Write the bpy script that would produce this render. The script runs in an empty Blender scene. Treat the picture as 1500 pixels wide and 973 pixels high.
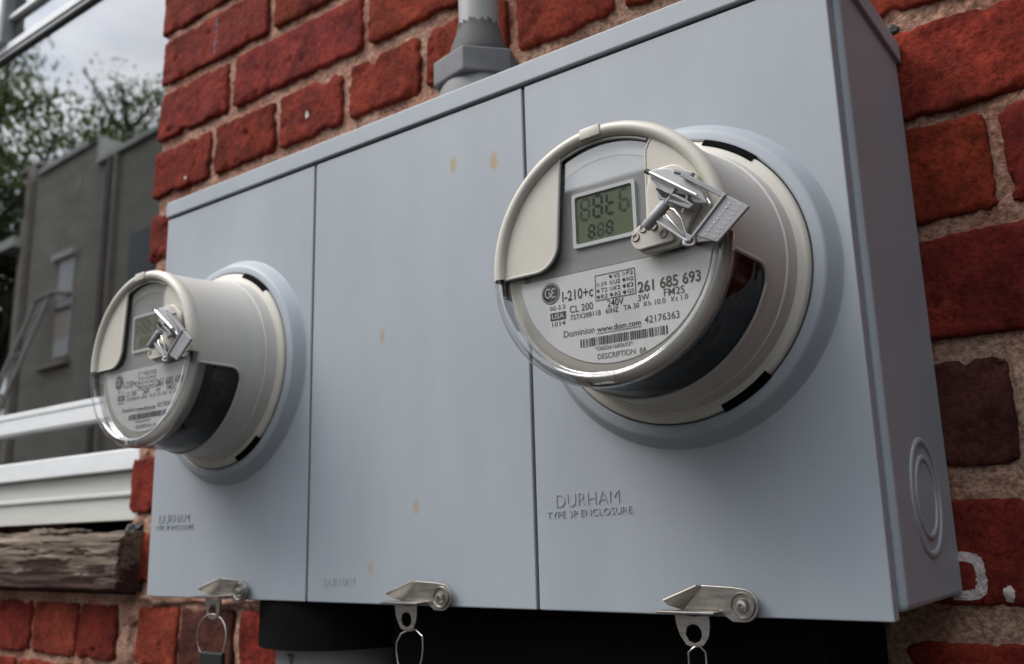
import bpy, bmesh, math, random
from mathutils import Vector, Matrix, noise

PI = math.pi
R = math.radians
random.seed(7)
S = bpy.context.scene
COL = S.collection

# ------------------------------------------------------------------ camera
cam_d = bpy.data.cameras.new('camera')
cam = bpy.data.objects.new('camera', cam_d)
COL.objects.link(cam)
cam.location = (0.79305, -0.64443, 0.04947)
cam.rotation_euler = (1.78622, 0.02530, 0.64179)
cam_d.sensor_width = 36.0
cam_d.lens = 32.08
cam_d.clip_start = 0.01
cam_d.clip_end = 600
cam_d.dof.use_dof = True
cam_d.dof.focus_distance = 0.50
cam_d.dof.aperture_fstop = 11
S.camera = cam

# ------------------------------------------------------------------ sky
SUN_EL, SUN_AZ = 52.0, -50.0          # azimuth measured from -Y (out of the wall) towards -X
world = bpy.data.worlds.new('World')
S.world = world
world.use_nodes = True
nt = world.node_tree
nt.nodes.clear()
wo = nt.nodes.new('ShaderNodeOutputWorld')
bg = nt.nodes.new('ShaderNodeBackground')
bg.inputs['Strength'].default_value = 0.12
sky = nt.nodes.new('ShaderNodeTexSky')
sky.sky_type = 'NISHITA'
sky.sun_disc = False
sky.sun_elevation = R(SUN_EL)
sky.sun_rotation = R(180 - SUN_AZ)
sky.air_density = 1.4
sky.dust_density = 2.5
tc = nt.nodes.new('ShaderNodeTexCoord')
mp = nt.nodes.new('ShaderNodeMapping')
mp.inputs['Scale'].default_value = (1.0, 1.0, 2.6)
mp.inputs['Location'].default_value = (0.35, 0.1, 0.2)
nz = nt.nodes.new('ShaderNodeTexNoise')
nz.inputs['Scale'].default_value = 2.6
nz.inputs['Detail'].default_value = 9
nz.inputs['Roughness'].default_value = 0.58
rp = nt.nodes.new('ShaderNodeValToRGB')
rp.color_ramp.elements[0].position = 0.34
rp.color_ramp.elements[0].color = (0.15, 0.15, 0.15, 1)
rp.color_ramp.elements[1].position = 0.56
rp.color_ramp.elements[1].color = (0.97, 0.97, 0.97, 1)
nz2 = nt.nodes.new('ShaderNodeTexNoise')
nz2.inputs['Scale'].default_value = 4.5
nz2.inputs['Detail'].default_value = 8
rp2 = nt.nodes.new('ShaderNodeValToRGB')
rp2.color_ramp.elements[0].position = 0.3
rp2.color_ramp.elements[0].color = (5.2, 5.7, 6.7, 1)
rp2.color_ramp.elements[1].position = 0.68
rp2.color_ramp.elements[1].color = (11.2, 11.2, 11.3, 1)
mx = nt.nodes.new('ShaderNodeMix')
mx.data_type = 'RGBA'
L = nt.links.new
L(tc.outputs['Generated'], mp.inputs['Vector'])
L(mp.outputs['Vector'], nz.inputs['Vector'])
L(mp.outputs['Vector'], nz2.inputs['Vector'])
L(nz.outputs['Fac'], rp.inputs['Fac'])
L(nz2.outputs['Fac'], rp2.inputs['Fac'])
L(rp.outputs['Color'], mx.inputs[0])
L(sky.outputs['Color'], mx.inputs[6])
sp_ = nt.nodes.new('ShaderNodeSeparateXYZ')
lum = nt.nodes.new('ShaderNodeMapRange')
lum.inputs['From Min'].default_value = 0.0
lum.inputs['From Max'].default_value = 1.0
lum.inputs['To Min'].default_value = 0.42
lum.inputs['To Max'].default_value = 2.0
mlt = nt.nodes.new('ShaderNodeVectorMath')
mlt.operation = 'SCALE'
L(tc.outputs['Generated'], sp_.inputs[0])
L(sp_.outputs['Z'], lum.inputs['Value'])
L(rp2.outputs['Color'], mlt.inputs[0])
L(lum.outputs['Result'], mlt.inputs['Scale'])
L(mlt.outputs[0], mx.inputs[7])
L(mx.outputs[2], bg.inputs['Color'])
L(bg.outputs['Background'], wo.inputs['Surface'])

# ------------------------------------------------------------------ sun
sd = bpy.data.lights.new('sun', 'SUN')
sd.energy = 1.4
sd.angle = R(34)
sd.color = (1.0, 0.96, 0.90)
sun = bpy.data.objects.new('sun', sd)
COL.objects.link(sun)
az = R(SUN_AZ)
sdir = Vector((math.sin(az) * math.cos(R(SUN_EL)), -math.cos(az) * math.cos(R(SUN_EL)), math.sin(R(SUN_EL))))
sun.rotation_euler = sdir.to_track_quat('Z', 'Y').to_euler()

S.view_settings.view_transform = 'Standard'
S.view_settings.look = 'None'
S.view_settings.exposure = 0.84
S.view_settings.gamma = 1.0
S.view_settings.use_curve_mapping = False
S.cycles.use_denoising = True
S.cycles.max_bounces = 8
S.cycles.transparent_max_bounces = 16
S.cycles.caustics_reflective = False
S.cycles.caustics_refractive = False

# ================================================================== materials
def nodes(m):
    m.use_nodes = True
    t = m.node_tree
    return t, t.nodes, t.links.new

ALB = 0.80
def mat(name, col, rough=0.5, metal=0.0, spec=0.5, var=0.0, vscale=20.0, vstretch=(1, 1, 1), bump=0.0, bscale=200.0,
        bstretch=(1, 1, 1), bdist=0.001, rvar=0.0, col2=None, ramp=(0.35, 0.7)):
    if metal < .5:
        col = tuple(c * ALB for c in col)
        col2 = tuple(c * ALB for c in col2) if col2 else None
    m = bpy.data.materials.new(name)
    t, N, K = nodes(m)
    b = N['Principled BSDF']
    b.inputs['Base Color'].default_value = (*col, 1)
    b.inputs['Roughness'].default_value = rough
    b.inputs['Metallic'].default_value = metal
    b.inputs['Specular IOR Level'].default_value = spec
    tcn = N.new('ShaderNodeTexCoord')
    if var > 0 or col2:
        mpn = N.new('ShaderNodeMapping')
        mpn.inputs['Scale'].default_value = vstretch
        n = N.new('ShaderNodeTexNoise')
        n.inputs['Scale'].default_value = vscale
        n.inputs['Detail'].default_value = 7
        n.inputs['Roughness'].default_value = 0.62
        r = N.new('ShaderNodeValToRGB')
        r.color_ramp.elements[0].position, r.color_ramp.elements[1].position = ramp
        c2 = col2 if col2 else tuple(max(0, c * (1 - var)) for c in col)
        c1 = col if col2 else tuple(min(1, c * (1 + var * 0.6)) for c in col)
        r.color_ramp.elements[0].color = (*c2, 1)
        r.color_ramp.elements[1].color = (*c1, 1)
        K(tcn.outputs['Object'], mpn.inputs['Vector'])
        K(mpn.outputs['Vector'], n.inputs['Vector'])
        K(n.outputs['Fac'], r.inputs['Fac'])
        K(r.outputs['Color'], b.inputs['Base Color'])
        if rvar > 0:
            mr = N.new('ShaderNodeMapRange')
            mr.inputs['To Min'].default_value = rough - rvar
            mr.inputs['To Max'].default_value = rough + rvar
            K(n.outputs['Fac'], mr.inputs['Value'])
            K(mr.outputs['Result'], b.inputs['Roughness'])
    if bump > 0:
        mpb = N.new('ShaderNodeMapping')
        mpb.inputs['Scale'].default_value = bstretch
        nb = N.new('ShaderNodeTexNoise')
        nb.inputs['Scale'].default_value = bscale
        nb.inputs['Detail'].default_value = 6
        nb.inputs['Roughness'].default_value = 0.65
        bp = N.new('ShaderNodeBump')
        bp.inputs['Strength'].default_value = bump
        bp.inputs['Distance'].default_value = bdist
        K(tcn.outputs['Object'], mpb.inputs['Vector'])
        K(mpb.outputs['Vector'], nb.inputs['Vector'])
        K(nb.outputs['Fac'], bp.inputs['Height'])
        K(bp.outputs['Normal'], b.inputs['Normal'])
    return m

def clear_mat(name, tint=(0.95, 0.96, 0.96), boost=1.0, ior=1.45, rough=0.02):
    m = bpy.data.materials.new(name)
    t, N, K = nodes(m)
    N.remove(N['Principled BSDF'])
    out = N['Material Output']
    tr = N.new('ShaderNodeBsdfTransparent')
    tr.inputs['Color'].default_value = (*tint, 1)
    gl = N.new('ShaderNodeBsdfGlossy')
    gl.inputs['Roughness'].default_value = rough
    fr = N.new('ShaderNodeFresnel')
    ge = N.new('ShaderNodeNewGeometry')
    io = N.new('ShaderNodeMix')
    io.data_type = 'FLOAT'
    io.inputs[2].default_value = ior
    io.inputs[3].default_value = 1.0 / ior
    K(ge.outputs['Backfacing'], io.inputs[0])
    K(io.outputs[0], fr.inputs['IOR'])
    mu = N.new('ShaderNodeMath')
    mu.operation = 'MULTIPLY'
    mu.use_clamp = True
    mu.inputs[1].default_value = boost
    ms = N.new('ShaderNodeMixShader')
    K(fr.outputs['Fac'], mu.inputs[0])
    K(mu.outputs['Value'], ms.inputs['Fac'])
    K(tr.outputs['BSDF'], ms.inputs[1])
    K(gl.outputs['BSDF'], ms.inputs[2])
    K(ms.outputs['Shader'], out.inputs['Surface'])
    return m

def brick_mat():
    m = bpy.data.materials.new('old_red_brick')
    t, N, K = nodes(m)
    b = N['Principled BSDF']
    b.inputs['Roughness'].default_value = 0.9
    b.inputs['Specular IOR Level'].default_value = 0.12
    tcn = N.new('ShaderNodeTexCoord')
    oi = N.new('ShaderNodeObjectInfo')
    n1 = N.new('ShaderNodeTexNoise'); n1.inputs['Scale'].default_value = 22; n1.inputs['Detail'].default_value = 9; n1.inputs['Roughness'].default_value = .68
    n2 = N.new('ShaderNodeTexNoise'); n2.inputs['Scale'].default_value = 260; n2.inputs['Detail'].default_value = 8; n2.inputs['Roughness'].default_value = .7
    n3 = N.new('ShaderNodeTexNoise'); n3.inputs['Scale'].default_value = 38; n3.inputs['Detail'].default_value = 8; n3.inputs['Distortion'].default_value = 1.5
    for n in (n1, n2, n3):
        K(tcn.outputs['Object'], n.inputs['Vector'])
    r1 = N.new('ShaderNodeValToRGB')
    e = r1.color_ramp.elements
    e[0].position = .32; e[0].color = (.34, .33, .36, 1)
    e[1].position = .66; e[1].color = (1.22, 1.24, 1.2, 1)
    K(n1.outputs['Fac'], r1.inputs['Fac'])
    mul = N.new('ShaderNodeMix'); mul.data_type = 'RGBA'; mul.blend_type = 'MULTIPLY'; mul.inputs[0].default_value = 1
    K(oi.outputs['Color'], mul.inputs[6]); K(r1.outputs['Color'], mul.inputs[7])
    # fine speckle
    r2 = N.new('ShaderNodeValToRGB')
    e = r2.color_ramp.elements
    e[0].position = .36; e[0].color = (.42, .38, .38, 1)
    e[1].position = .56; e[1].color = (1.12, 1.12, 1.12, 1)
    K(n2.outputs['Fac'], r2.inputs['Fac'])
    mul2 = N.new('ShaderNodeMix'); mul2.data_type = 'RGBA'; mul2.blend_type = 'MULTIPLY'; mul2.inputs[0].default_value = .8
    K(mul.outputs[2], mul2.inputs[6]); K(r2.outputs['Color'], mul2.inputs[7])
    # lime bloom and pinkish scuffs
    r3 = N.new('ShaderNodeValToRGB')
    e = r3.color_ramp.elements
    e[0].position = .66; e[0].color = (0, 0, 0, 1)
    e[1].position = .82; e[1].color = (.5, .5, .5, 1)
    K(n3.outputs['Fac'], r3.inputs['Fac'])
    mx3 = N.new('ShaderNodeMix'); mx3.data_type = 'RGBA'
    mx3.inputs[7].default_value = (.30, .075, .045, 1)
    K(r3.outputs['Color'], mx3.inputs[0]); K(mul2.outputs[2], mx3.inputs[6])
    K(mx3.outputs[2], b.inputs['Base Color'])
    bp = N.new('ShaderNodeBump'); bp.inputs['Strength'].default_value = .85; bp.inputs['Distance'].default_value = .0021
    ad = N.new('ShaderNodeMath'); ad.operation = 'ADD'
    K(n2.outputs['Fac'], ad.inputs[0]); K(n3.outputs['Fac'], ad.inputs[1])
    K(ad.outputs[0], bp.inputs['Height']); K(bp.outputs['Normal'], b.inputs['Normal'])
    return m

def mortar_mat():
    m = bpy.data.materials.new('sandy_lime_mortar')
    t, N, K = nodes(m)
    b = N['Principled BSDF']
    b.inputs['Roughness'].default_value = 0.92
    b.inputs['Specular IOR Level'].default_value = 0.2
    tcn = N.new('ShaderNodeTexCoord')
    n1 = N.new('ShaderNodeTexNoise'); n1.inputs['Scale'].default_value = 12; n1.inputs['Detail'].default_value = 8
    n2 = N.new('ShaderNodeTexNoise'); n2.inputs['Scale'].default_value = 250; n2.inputs['Detail'].default_value = 6; n2.inputs['Roughness'].default_value = .7
    n3 = N.new('ShaderNodeTexNoise'); n3.inputs['Scale'].default_value = 120; n3.inputs['Detail'].default_value = 6
    for n in (n1, n2, n3):
        K(tcn.outputs['Object'], n.inputs['Vector'])
    r1 = N.new('ShaderNodeValToRGB')
    e = r1.color_ramp.elements
    e[0].position = .30; e[0].color = (.34, .15, .105, 1)
    e[1].position = .66; e[1].color = (.58, .39, .285, 1)
    el = e.new(.47); el.color = (.50, .285, .205, 1)
    K(n1.outputs['Fac'], r1.inputs['Fac'])
    r2 = N.new('ShaderNodeValToRGB')
    e = r2.color_ramp.elements
    e[0].position = .36; e[0].color = (.38, .32, .29, 1)
    e[1].position = .60; e[1].color = (1.3, 1.26, 1.24, 1)
    K(n2.outputs['Fac'], r2.inputs['Fac'])
    mul = N.new('ShaderNodeMix'); mul.data_type = 'RGBA'; mul.blend_type = 'MULTIPLY'; mul.inputs[0].default_value = .85
    K(r1.outputs['Color'], mul.inputs[6]); K(r2.outputs['Color'], mul.inputs[7])
    K(mul.outputs[2], b.inputs['Base Color'])
    ad = N.new('ShaderNodeMath'); ad.operation = 'ADD'
    bp = N.new('ShaderNodeBump'); bp.inputs['Strength'].default_value = 1.0; bp.inputs['Distance'].default_value = .0060
    K(n2.outputs['Fac'], ad.inputs[0]); K(n3.outputs['Fac'], ad.inputs[1])
    K(ad.outputs[0], bp.inputs['Height']); K(bp.outputs['Normal'], b.inputs['Normal'])
    return m

def box_paint(name, stains=()):
    """grey enamel; stains = (x, z, half width, half height) rust-yellow runs in object space"""
    m = mat(name, (0.398, 0.433, 0.469), rough=.46, spec=.38, var=.07, vscale=8, vstretch=(1.6, 1, .5), rvar=.08, bump=.05, bscale=900, bdist=.0003)
    t, N, K = nodes(m)
    b = N['Principled BSDF']
    base = b.inputs['Base Color'].links[0].from_socket
    tcn = [n for n in N if n.type == 'TEX_COORD'][0]
    # faint grime freckles
    sp = N.new('ShaderNodeTexNoise'); sp.inputs['Scale'].default_value = 130; sp.inputs['Detail'].default_value = 2
    K(tcn.outputs['Object'], sp.inputs['Vector'])
    rs = N.new('ShaderNodeValToRGB')
    rs.color_ramp.elements[0].position = .74; rs.color_ramp.elements[0].color = (0, 0, 0, 1)
    rs.color_ramp.elements[1].position = .80; rs.color_ramp.elements[1].color = (.35, .35, .35, 1)
    K(sp.outputs['Fac'], rs.inputs['Fac'])
    mg = N.new('ShaderNodeMix'); mg.data_type = 'RGBA'; mg.inputs[7].default_value = (.30, .28, .25, 1)
    K(rs.outputs['Color'], mg.inputs[0]); K(base, mg.inputs[6])
    cur = mg.outputs[2]
    if stains:
        nn = N.new('ShaderNodeTexNoise'); nn.inputs['Scale'].default_value = 340; nn.inputs['Detail'].default_value = 6
        K(tcn.outputs['Object'], nn.inputs['Vector'])
        for (x, z, a, h, k) in stains:
            sub = N.new('ShaderNodeVectorMath'); sub.operation = 'SUBTRACT'; sub.inputs[1].default_value = (x, 0, z)
            sc = N.new('ShaderNodeVectorMath'); sc.operation = 'MULTIPLY'; sc.inputs[1].default_value = (1 / a, 0, 1 / h)
            ln = N.new('ShaderNodeVectorMath'); ln.operation = 'LENGTH'
            ad = N.new('ShaderNodeMath'); ad.operation = 'ADD'
            mr = N.new('ShaderNodeMapRange'); mr.inputs['From Min'].default_value = 1.55; mr.inputs['From Max'].default_value = .95
            mr.inputs['To Min'].default_value = 0; mr.inputs['To Max'].default_value = k
            K(tcn.outputs['Object'], sub.inputs[0]); K(sub.outputs[0], sc.inputs[0]); K(sc.outputs[0], ln.inputs[0])
            K(ln.outputs['Value'], ad.inputs[0]); K(nn.outputs['Fac'], ad.inputs[1]); K(ad.outputs[0], mr.inputs['Value'])
            ms = N.new('ShaderNodeMix'); ms.data_type = 'RGBA'; ms.inputs[7].default_value = (.33, .235, .12, 1)
            K(mr.outputs['Result'], ms.inputs[0]); K(cur, ms.inputs[6])
            cur = ms.outputs[2]
    K(cur, b.inputs['Base Color'])
    return m

M = dict(
    brick=brick_mat(), mortar=mortar_mat(),
    paint=box_paint('grey_enamel'),
    paint_mid=box_paint('grey_enamel_with_rust_runs', [(.375, .322, .0045, .008, .75), (.4135, .314, .0050, .0085, .8), (.301, .200, .0036, .0075, .65),
                                                         (.336, .069, .0036, .0065, .6), (.290, .026, .0032, .006, .55)]),
    dark_gap=mat('dark_gap', (.004, .004, .004), .9, spec=.05),
    cream=mat('cream_plastic', (.64, .605, .52), .38, var=.06, vscale=30, rvar=.06, bump=.04, bscale=700, bdist=.0002),
    housing=mat('warm_grey_plastic', (.62, .60, .555), .42, var=.06, vscale=25, rvar=.06, bump=.06, bscale=800, bdist=.0002),
    bead=mat('grey_gasket', (.46, .46, .43), .5, var=.05),
    clear=clear_mat('clear_polycarbonate', (.96, .96, .955), 2.2, 1.5, .02),
    clear_face=clear_mat('clear_cover_face', (.99, .99, .985), 4.4, 1.5, .012),
    clear_side=clear_mat('clear_side_polycarbonate', (.6, .6, .6), .8, 1.5, .03),
    inner=mat('meter_inner_shell', (.66, .63, .55), .55, var=.05),
    core=mat('dark_meter_core', (.018, .017, .016), .45, var=.3, vscale=60),
    core_bit=mat('brown_circuit_board', (.10, .045, .03), .5, var=.4, vscale=80),
    plate=mat('white_nameplate', (1.05, 1.05, 1.04), .5, var=.03, vscale=40),
    panel=mat('light_grey_display_panel', (.48, .48, .465), .5, var=.04),
    lcd=mat("lcd_glass_green", (.22, .265, .15), .18, var=.05, vscale=50),
    ink=mat('black_print', (.018, .018, .02), .55, var=.1),
    ink_soft=mat('grey_print', (.06, .06, .065), .55, var=.1),
    white_ink=mat('white_print', (.75, .75, .73), .55),
    lcd_ink=mat('lcd_segment', (.016, .019, .013), .3, var=.05),
    lcd_ghost=mat('lcd_segment_faint', (.075, .09, .055), .3, var=.05),
    seal=mat('lavender_grey_seal_plastic', (.33, .325, .335), .42, var=.12, vscale=80, bump=.1, bscale=500, bdist=.0003),
    seal_light=mat('worn_raised_edges', (.56, .56, .56), .5, var=.1),
    port=mat('beige_port_plastic', (.62, .58, .50), .4, var=.08, vscale=60),
    chrome=mat('bright_steel', (.80, .79, .77), .16, 1.0, var=.05, vscale=90),
    steel=mat('dull_stainless', (.40, .375, .34), .38, 1.0, var=.22, vscale=70, vstretch=(1, 1, 4), rvar=.1, bump=.15, bscale=300, bdist=.0003),
    wire=mat('seal_wire', (.50, .48, .45), .3, 1.0, var=.1),
    black=mat('black_plastic', (.010, .010, .010), .5, var=.3, vscale=30, bump=.05),
    black_and_shade=mat('black_metal_and_shade', (.004, .004, .004), .8, spec=.1, var=.3, vscale=30, bump=.1, bscale=200),
    pvc=mat('grey_pvc', (.37, .365, .36), .45, var=.12, vscale=14, rvar=.08, bump=.06, bscale=300, bdist=.0004),
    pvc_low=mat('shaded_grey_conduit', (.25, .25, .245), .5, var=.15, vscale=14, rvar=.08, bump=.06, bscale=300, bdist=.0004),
    pvc_dark=mat('dark_grey_pvc_fitting', (.07, .068, .067), .75, var=.25, vscale=30, rvar=.1, bump=.25, bscale=220, bdist=.0006),
    pvc_mid=mat('weathered_grey_pvc_nut', (.16, .16, .165), .65, var=.25, vscale=35, rvar=.1, bump=.2, bscale=220, bdist=.0005),
    vinyl=mat('white_vinyl', (.88, .89, .885), .42, var=.07, vscale=9, vstretch=(1, 1, 6), bump=.04, bscale=300, bdist=.0004),
    vinyl_dirty=mat('dusty_cream_vinyl', (.66, .655, .60), .5, var=.12, vscale=8, vstretch=(.4, 1, 7), bump=.06, bscale=300, bdist=.0004),
    alu=mat('grey_sash_metal', (.32, .33, .33), .45, var=.1, vscale=30),
    seal_black=mat('black_gasket', (.015, .015, .015), .7),
    glass=clear_mat('window_glass', (.6, .61, .6), 3.0, 1.5, .0),
    room=mat('dark_room', (.035, .03, .027), .9, var=.3),
    white_paint=mat('old_white_wall_paint', (.60, .51, .48), .8, var=.2, vscale=120, bump=.3, bscale=300),
    blue_paint=mat('blue_paint_run', (.10, .12, .18), .8, var=.3, vscale=200),
    asphalt=mat('asphalt', (.045, .045, .047), .9, var=.25, vscale=3, bump=.5, bscale=60, bdist=.01),
    paving=mat('concrete_paving', (.09, .086, .08), .9, var=.2, vscale=3, bump=.3, bscale=60, bdist=.004),
    bark=mat('bark', (.055, .042, .032), .9, var=.4, vscale=6, bump=.5, bscale=20, bdist=.02),
    house_dark=mat('dark_brown_weathered_wall', (.36, .335, .285), .85, var=.22, vscale=1.4, vstretch=(1, 1, 3), bump=.2, bscale=12, bdist=.01),
    house_dark2=mat('darker_brown_wall', (.13, .115, .10), .85, var=.25, vscale=1.4, bump=.2, bscale=12, bdist=.01),
    trim_pale=mat('pale_coping', (.62, .62, .58), .7, var=.2, vscale=3),
    trim_brown=mat('brown_downpipe', (.12, .085, .075), .6, var=.2, vscale=4),
    trim_tan=mat('tan_downpipe', (.38, .34, .29), .6, var=.2, vscale=4),
    shade=mat('pale_window_shade', (.66, .68, .66), .6, var=.05),
    shade_pink=mat('pinkish_window_shade', (.58, .47, .42), .6, var=.05),
    ladder=mat('grey_aluminium_ladder', (.34, .33, .31), .45, .3, var=.15, vscale=6),
    stucco=mat('cream_stucco', (.52, .46, .36), .85, var=.12, vscale=.8, bump=.2, bscale=8, bdist=.01),
    roof=mat('dark_shingle_roof', (.06, .055, .052), .9, var=.3, vscale=2, bump=.4, bscale=10, bdist=.02),
    pane=mat('dark_house_pane', (.03, .035, .04), .08, var=.1),
)

def leaf_mat(name, c1, c2):
    m = mat(name, c1, .6, col2=c2, vscale=.9, spec=.3)
    t, N, K = nodes(m)
    b = N['Principled BSDF']
    tl = N.new('ShaderNodeBsdfTranslucent')
    ms = N.new('ShaderNodeMixShader'); ms.inputs[0].default_value = .45
    K(b.inputs['Base Color'].links[0].from_socket, tl.inputs['Color'])
    K(b.outputs[0], ms.inputs[1]); K(tl.outputs[0], ms.inputs[2])
    K(ms.outputs[0], N['Material Output'].inputs['Surface'])
    return m
M['leaf'] = leaf_mat('leaf_green', (.17, .23, .07), (.08, .115, .035))
M['leaf_dark'] = leaf_mat('leaf_dark_green', (.045, .07, .025), (.018, .03, .012))

def wood_mat():
    m = bpy.data.materials.new('peeling_weathered_wood')
    t, N, K = nodes(m)
    b = N['Principled BSDF']
    b.inputs['Roughness'].default_value = .85
    b.inputs['Specular IOR Level'].default_value = .2
    tcn = N.new('ShaderNodeTexCoord')
    m1 = N.new('ShaderNodeMapping'); m1.inputs['Scale'].default_value = (1, 5, 9)
    m2 = N.new('ShaderNodeMapping'); m2.inputs['Scale'].default_value = (1, 12, 26)
    g = N.new('ShaderNodeTexNoise'); g.inputs['Scale'].default_value = 9; g.inputs['Detail'].default_value = 8; g.inputs['Roughness'].default_value = .65
    p = N.new('ShaderNodeTexNoise'); p.inputs['Scale'].default_value = 11; p.inputs['Detail'].default_value = 9; p.inputs['Roughness'].default_value = .66
    K(tcn.outputs['Object'], m1.inputs['Vector']); K(tcn.outputs['Object'], m2.inputs['Vector'])
    K(m2.outputs['Vector'], g.inputs['Vector']); K(m1.outputs['Vector'], p.inputs['Vector'])
    rg = N.new('ShaderNodeValToRGB')
    e = rg.color_ramp.elements
    e[0].position = .33; e[0].color = (.04, .028, .021, 1)
    e[1].position = .68; e[1].color = (.27, .22, .17, 1)
    el = e.new(.5); el.color = (.13, .098, .074, 1)
    K(g.outputs['Fac'], rg.inputs['Fac'])
    # dark brown paint left on the lower part of the face, flaking off
    sx = N.new('ShaderNodeSeparateXYZ'); K(tcn.outputs['Object'], sx.inputs[0])
    mz = N.new('ShaderNodeMapRange'); mz.inputs['From Min'].default_value = .055; mz.inputs['From Max'].default_value = .0
    mz.inputs['To Min'].default_value = -.22; mz.inputs['To Max'].default_value = .07
    K(sx.outputs['Z'], mz.inputs['Value'])
    ad = N.new('ShaderNodeMath'); ad.operation = 'ADD'
    K(p.outputs['Fac'], ad.inputs[0]); K(mz.outputs['Result'], ad.inputs[1])
    rm = N.new('ShaderNodeValToRGB')
    rm.color_ramp.elements[0].position = .42; rm.color_ramp.elements[0].color = (0, 0, 0, 1)
    rm.color_ramp.elements[1].position = .45; rm.color_ramp.elements[1].color = (1, 1, 1, 1)
    K(ad.outputs[0], rm.inputs['Fac'])
    mxn = N.new('ShaderNodeMix'); mxn.data_type = 'RGBA'; mxn.inputs[7].default_value = (.036, .018, .014, 1)
    K(rm.outputs['Color'], mxn.inputs[0]); K(rg.outputs['Color'], mxn.inputs[6])
    K(mxn.outputs[2], b.inputs['Base Color'])
    bp = N.new('ShaderNodeBump'); bp.inputs['Strength'].default_value = .8; bp.inputs['Distance'].default_value = .003
    K(g.outputs['Fac'], bp.inputs['Height']); K(bp.outputs['Normal'], b.inputs['Normal'])
    return m
M['wood'] = wood_mat()

# ================================================================== helpers
def tag(o, label=None, cat=None, group=None, kind=None):
    if label: o['label'] = label
    if cat: o['category'] = cat
    if group: o['group'] = group
    if kind: o['kind'] = kind
    return o

def thing(name, label, cat, loc=(0, 0, 0), group=None, rz=0.0):
    o = bpy.data.objects.new(name, None)
    o.empty_display_size = .05
    COL.objects.link(o)
    o.location = loc
    o.rotation_euler = (0, 0, rz)
    tag(o, label, cat, group)
    return o

def obj(name, me, m=None, parent=None, smooth=False, angle=None):
    if isinstance(me, bmesh.types.BMesh):
        bm = me
        me = bpy.data.meshes.new(name)
        bm.to_mesh(me)
        bm.free()
    o = bpy.data.objects.new(name, me)
    COL.objects.link(o)
    if m is not None:
        me.materials.clear()
        me.materials.append(M[m] if isinstance(m, str) else m)
    if parent is not None:
        o.parent = parent
    if smooth or angle:
        for p in me.polygons:
            p.use_smooth = True
        if angle:
            me.set_sharp_from_angle(angle=R(angle))
    return o

def pyd(verts, faces):
    me = bpy.data.meshes.new('mesh')
    me.from_pydata(verts, [], faces)
    me.update()
    return me

def copy_tree(o, parent=None):
    c = o.copy()
    COL.objects.link(c)
    c.parent = parent
    for ch in list(o.children):
        copy_tree(ch, c)
    return c

def bm_box(bm, x0, x1, y0, y1, z0, z1, bev=0.0, seg=2):
    r = bmesh.ops.create_cube(bm, size=1.0)
    vs = r['verts']
    for v in vs:
        v.co = Vector(((x0 + x1) / 2 + v.co.x * (x1 - x0), (y0 + y1) / 2 + v.co.y * (y1 - y0), (z0 + z1) / 2 + v.co.z * (z1 - z0)))
    if bev > 0:
        es = list({e for v in vs for e in v.link_edges})
        bmesh.ops.bevel(bm, geom=es, offset=bev, segments=seg, profile=.5, affect='EDGES')
    return bm

def box(name, x0, x1, y0, y1, z0, z1, m, parent=None, bev=0.0, seg=2):
    bm = bmesh.new()
    bm_box(bm, min(x0, x1), max(x0, x1), min(y0, y1), max(y0, y1), min(z0, z1), max(z0, z1), bev, seg)
    return obj(name, bm, m, parent)

def lathe_mesh(profile, a0=0.0, a1=360.0, seg=96, axis='y'):
    """profile (r, h); revolved about the meter axis: x = r cos a, z = r sin a, y = -h"""
    full = abs((a1 - a0) - 360) < 1e-6
    n = seg if full else seg + 1
    vs, fs = [], []
    for i in range(n):
        a = R(a0 + (a1 - a0) * i / seg)
        c, s = math.cos(a), math.sin(a)
        for r, h in profile:
            vs.append((r * c, -h, r * s) if axis == 'y' else (r * c, r * s, h))
    k = len(profile)
    for i in range(seg):
        i2 = (i + 1) % n
        for j in range(k - 1):
            fs.append((i * k + j, i * k + j + 1, i2 * k + j + 1, i2 * k + j))
    return pyd(vs, fs)

def fix_normals(me):
    bm = bmesh.new()
    bm.from_mesh(me)
    bmesh.ops.remove_doubles(bm, verts=bm.verts, dist=1e-6)
    bmesh.ops.recalc_face_normals(bm, faces=bm.faces)
    bm.to_mesh(me)
    bm.free()
    return me

def lathe(name, profile, m, parent, a0=0.0, a1=360.0, seg=96, axis='y', angle=35):
    return obj(name, fix_normals(lathe_mesh(profile, a0, a1, seg, axis)), m, parent, angle=angle)

def tube_mesh(pts, rad, seg=10, closed=False, rads=None, cap=True):
    pts = [Vector(p) for p in pts]
    n = len(pts)
    vs, fs = [], []
    up = None
    for i, p in enumerate(pts):
        if closed:
            t = (pts[(i + 1) % n] - pts[i - 1]).normalized()
        else:
            t = (pts[min(i + 1, n - 1)] - pts[max(i - 1, 0)]).normalized()
        if up is None:
            up = t.orthogonal().normalized()
        else:
            up = (up - t * up.dot(t))
            up = up.normalized() if up.length > 1e-8 else t.orthogonal().normalized()
        side = t.cross(up)
        r = rads[i] if rads else rad
        for k in range(seg):
            a = 2 * PI * k / seg
            vs.append(p + (up * math.cos(a) + side * math.sin(a)) * r)
    for i in range(n if closed else n - 1):
        j = (i + 1) % n
        for k in range(seg):
            k2 = (k + 1) % seg
            fs.append((i * seg + k, i * seg + k2, j * seg + k2, j * seg + k))
    if cap and not closed:
        fs.append(tuple(range(seg))[::-1])
        fs.append(tuple((n - 1) * seg + k for k in range(seg)))
    return fix_normals(pyd(vs, fs))

def tube(name, pts, rad, m, parent, seg=10, closed=False, rads=None):
    return obj(name, tube_mesh(pts, rad, seg, closed, rads), m, parent, angle=50)

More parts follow.
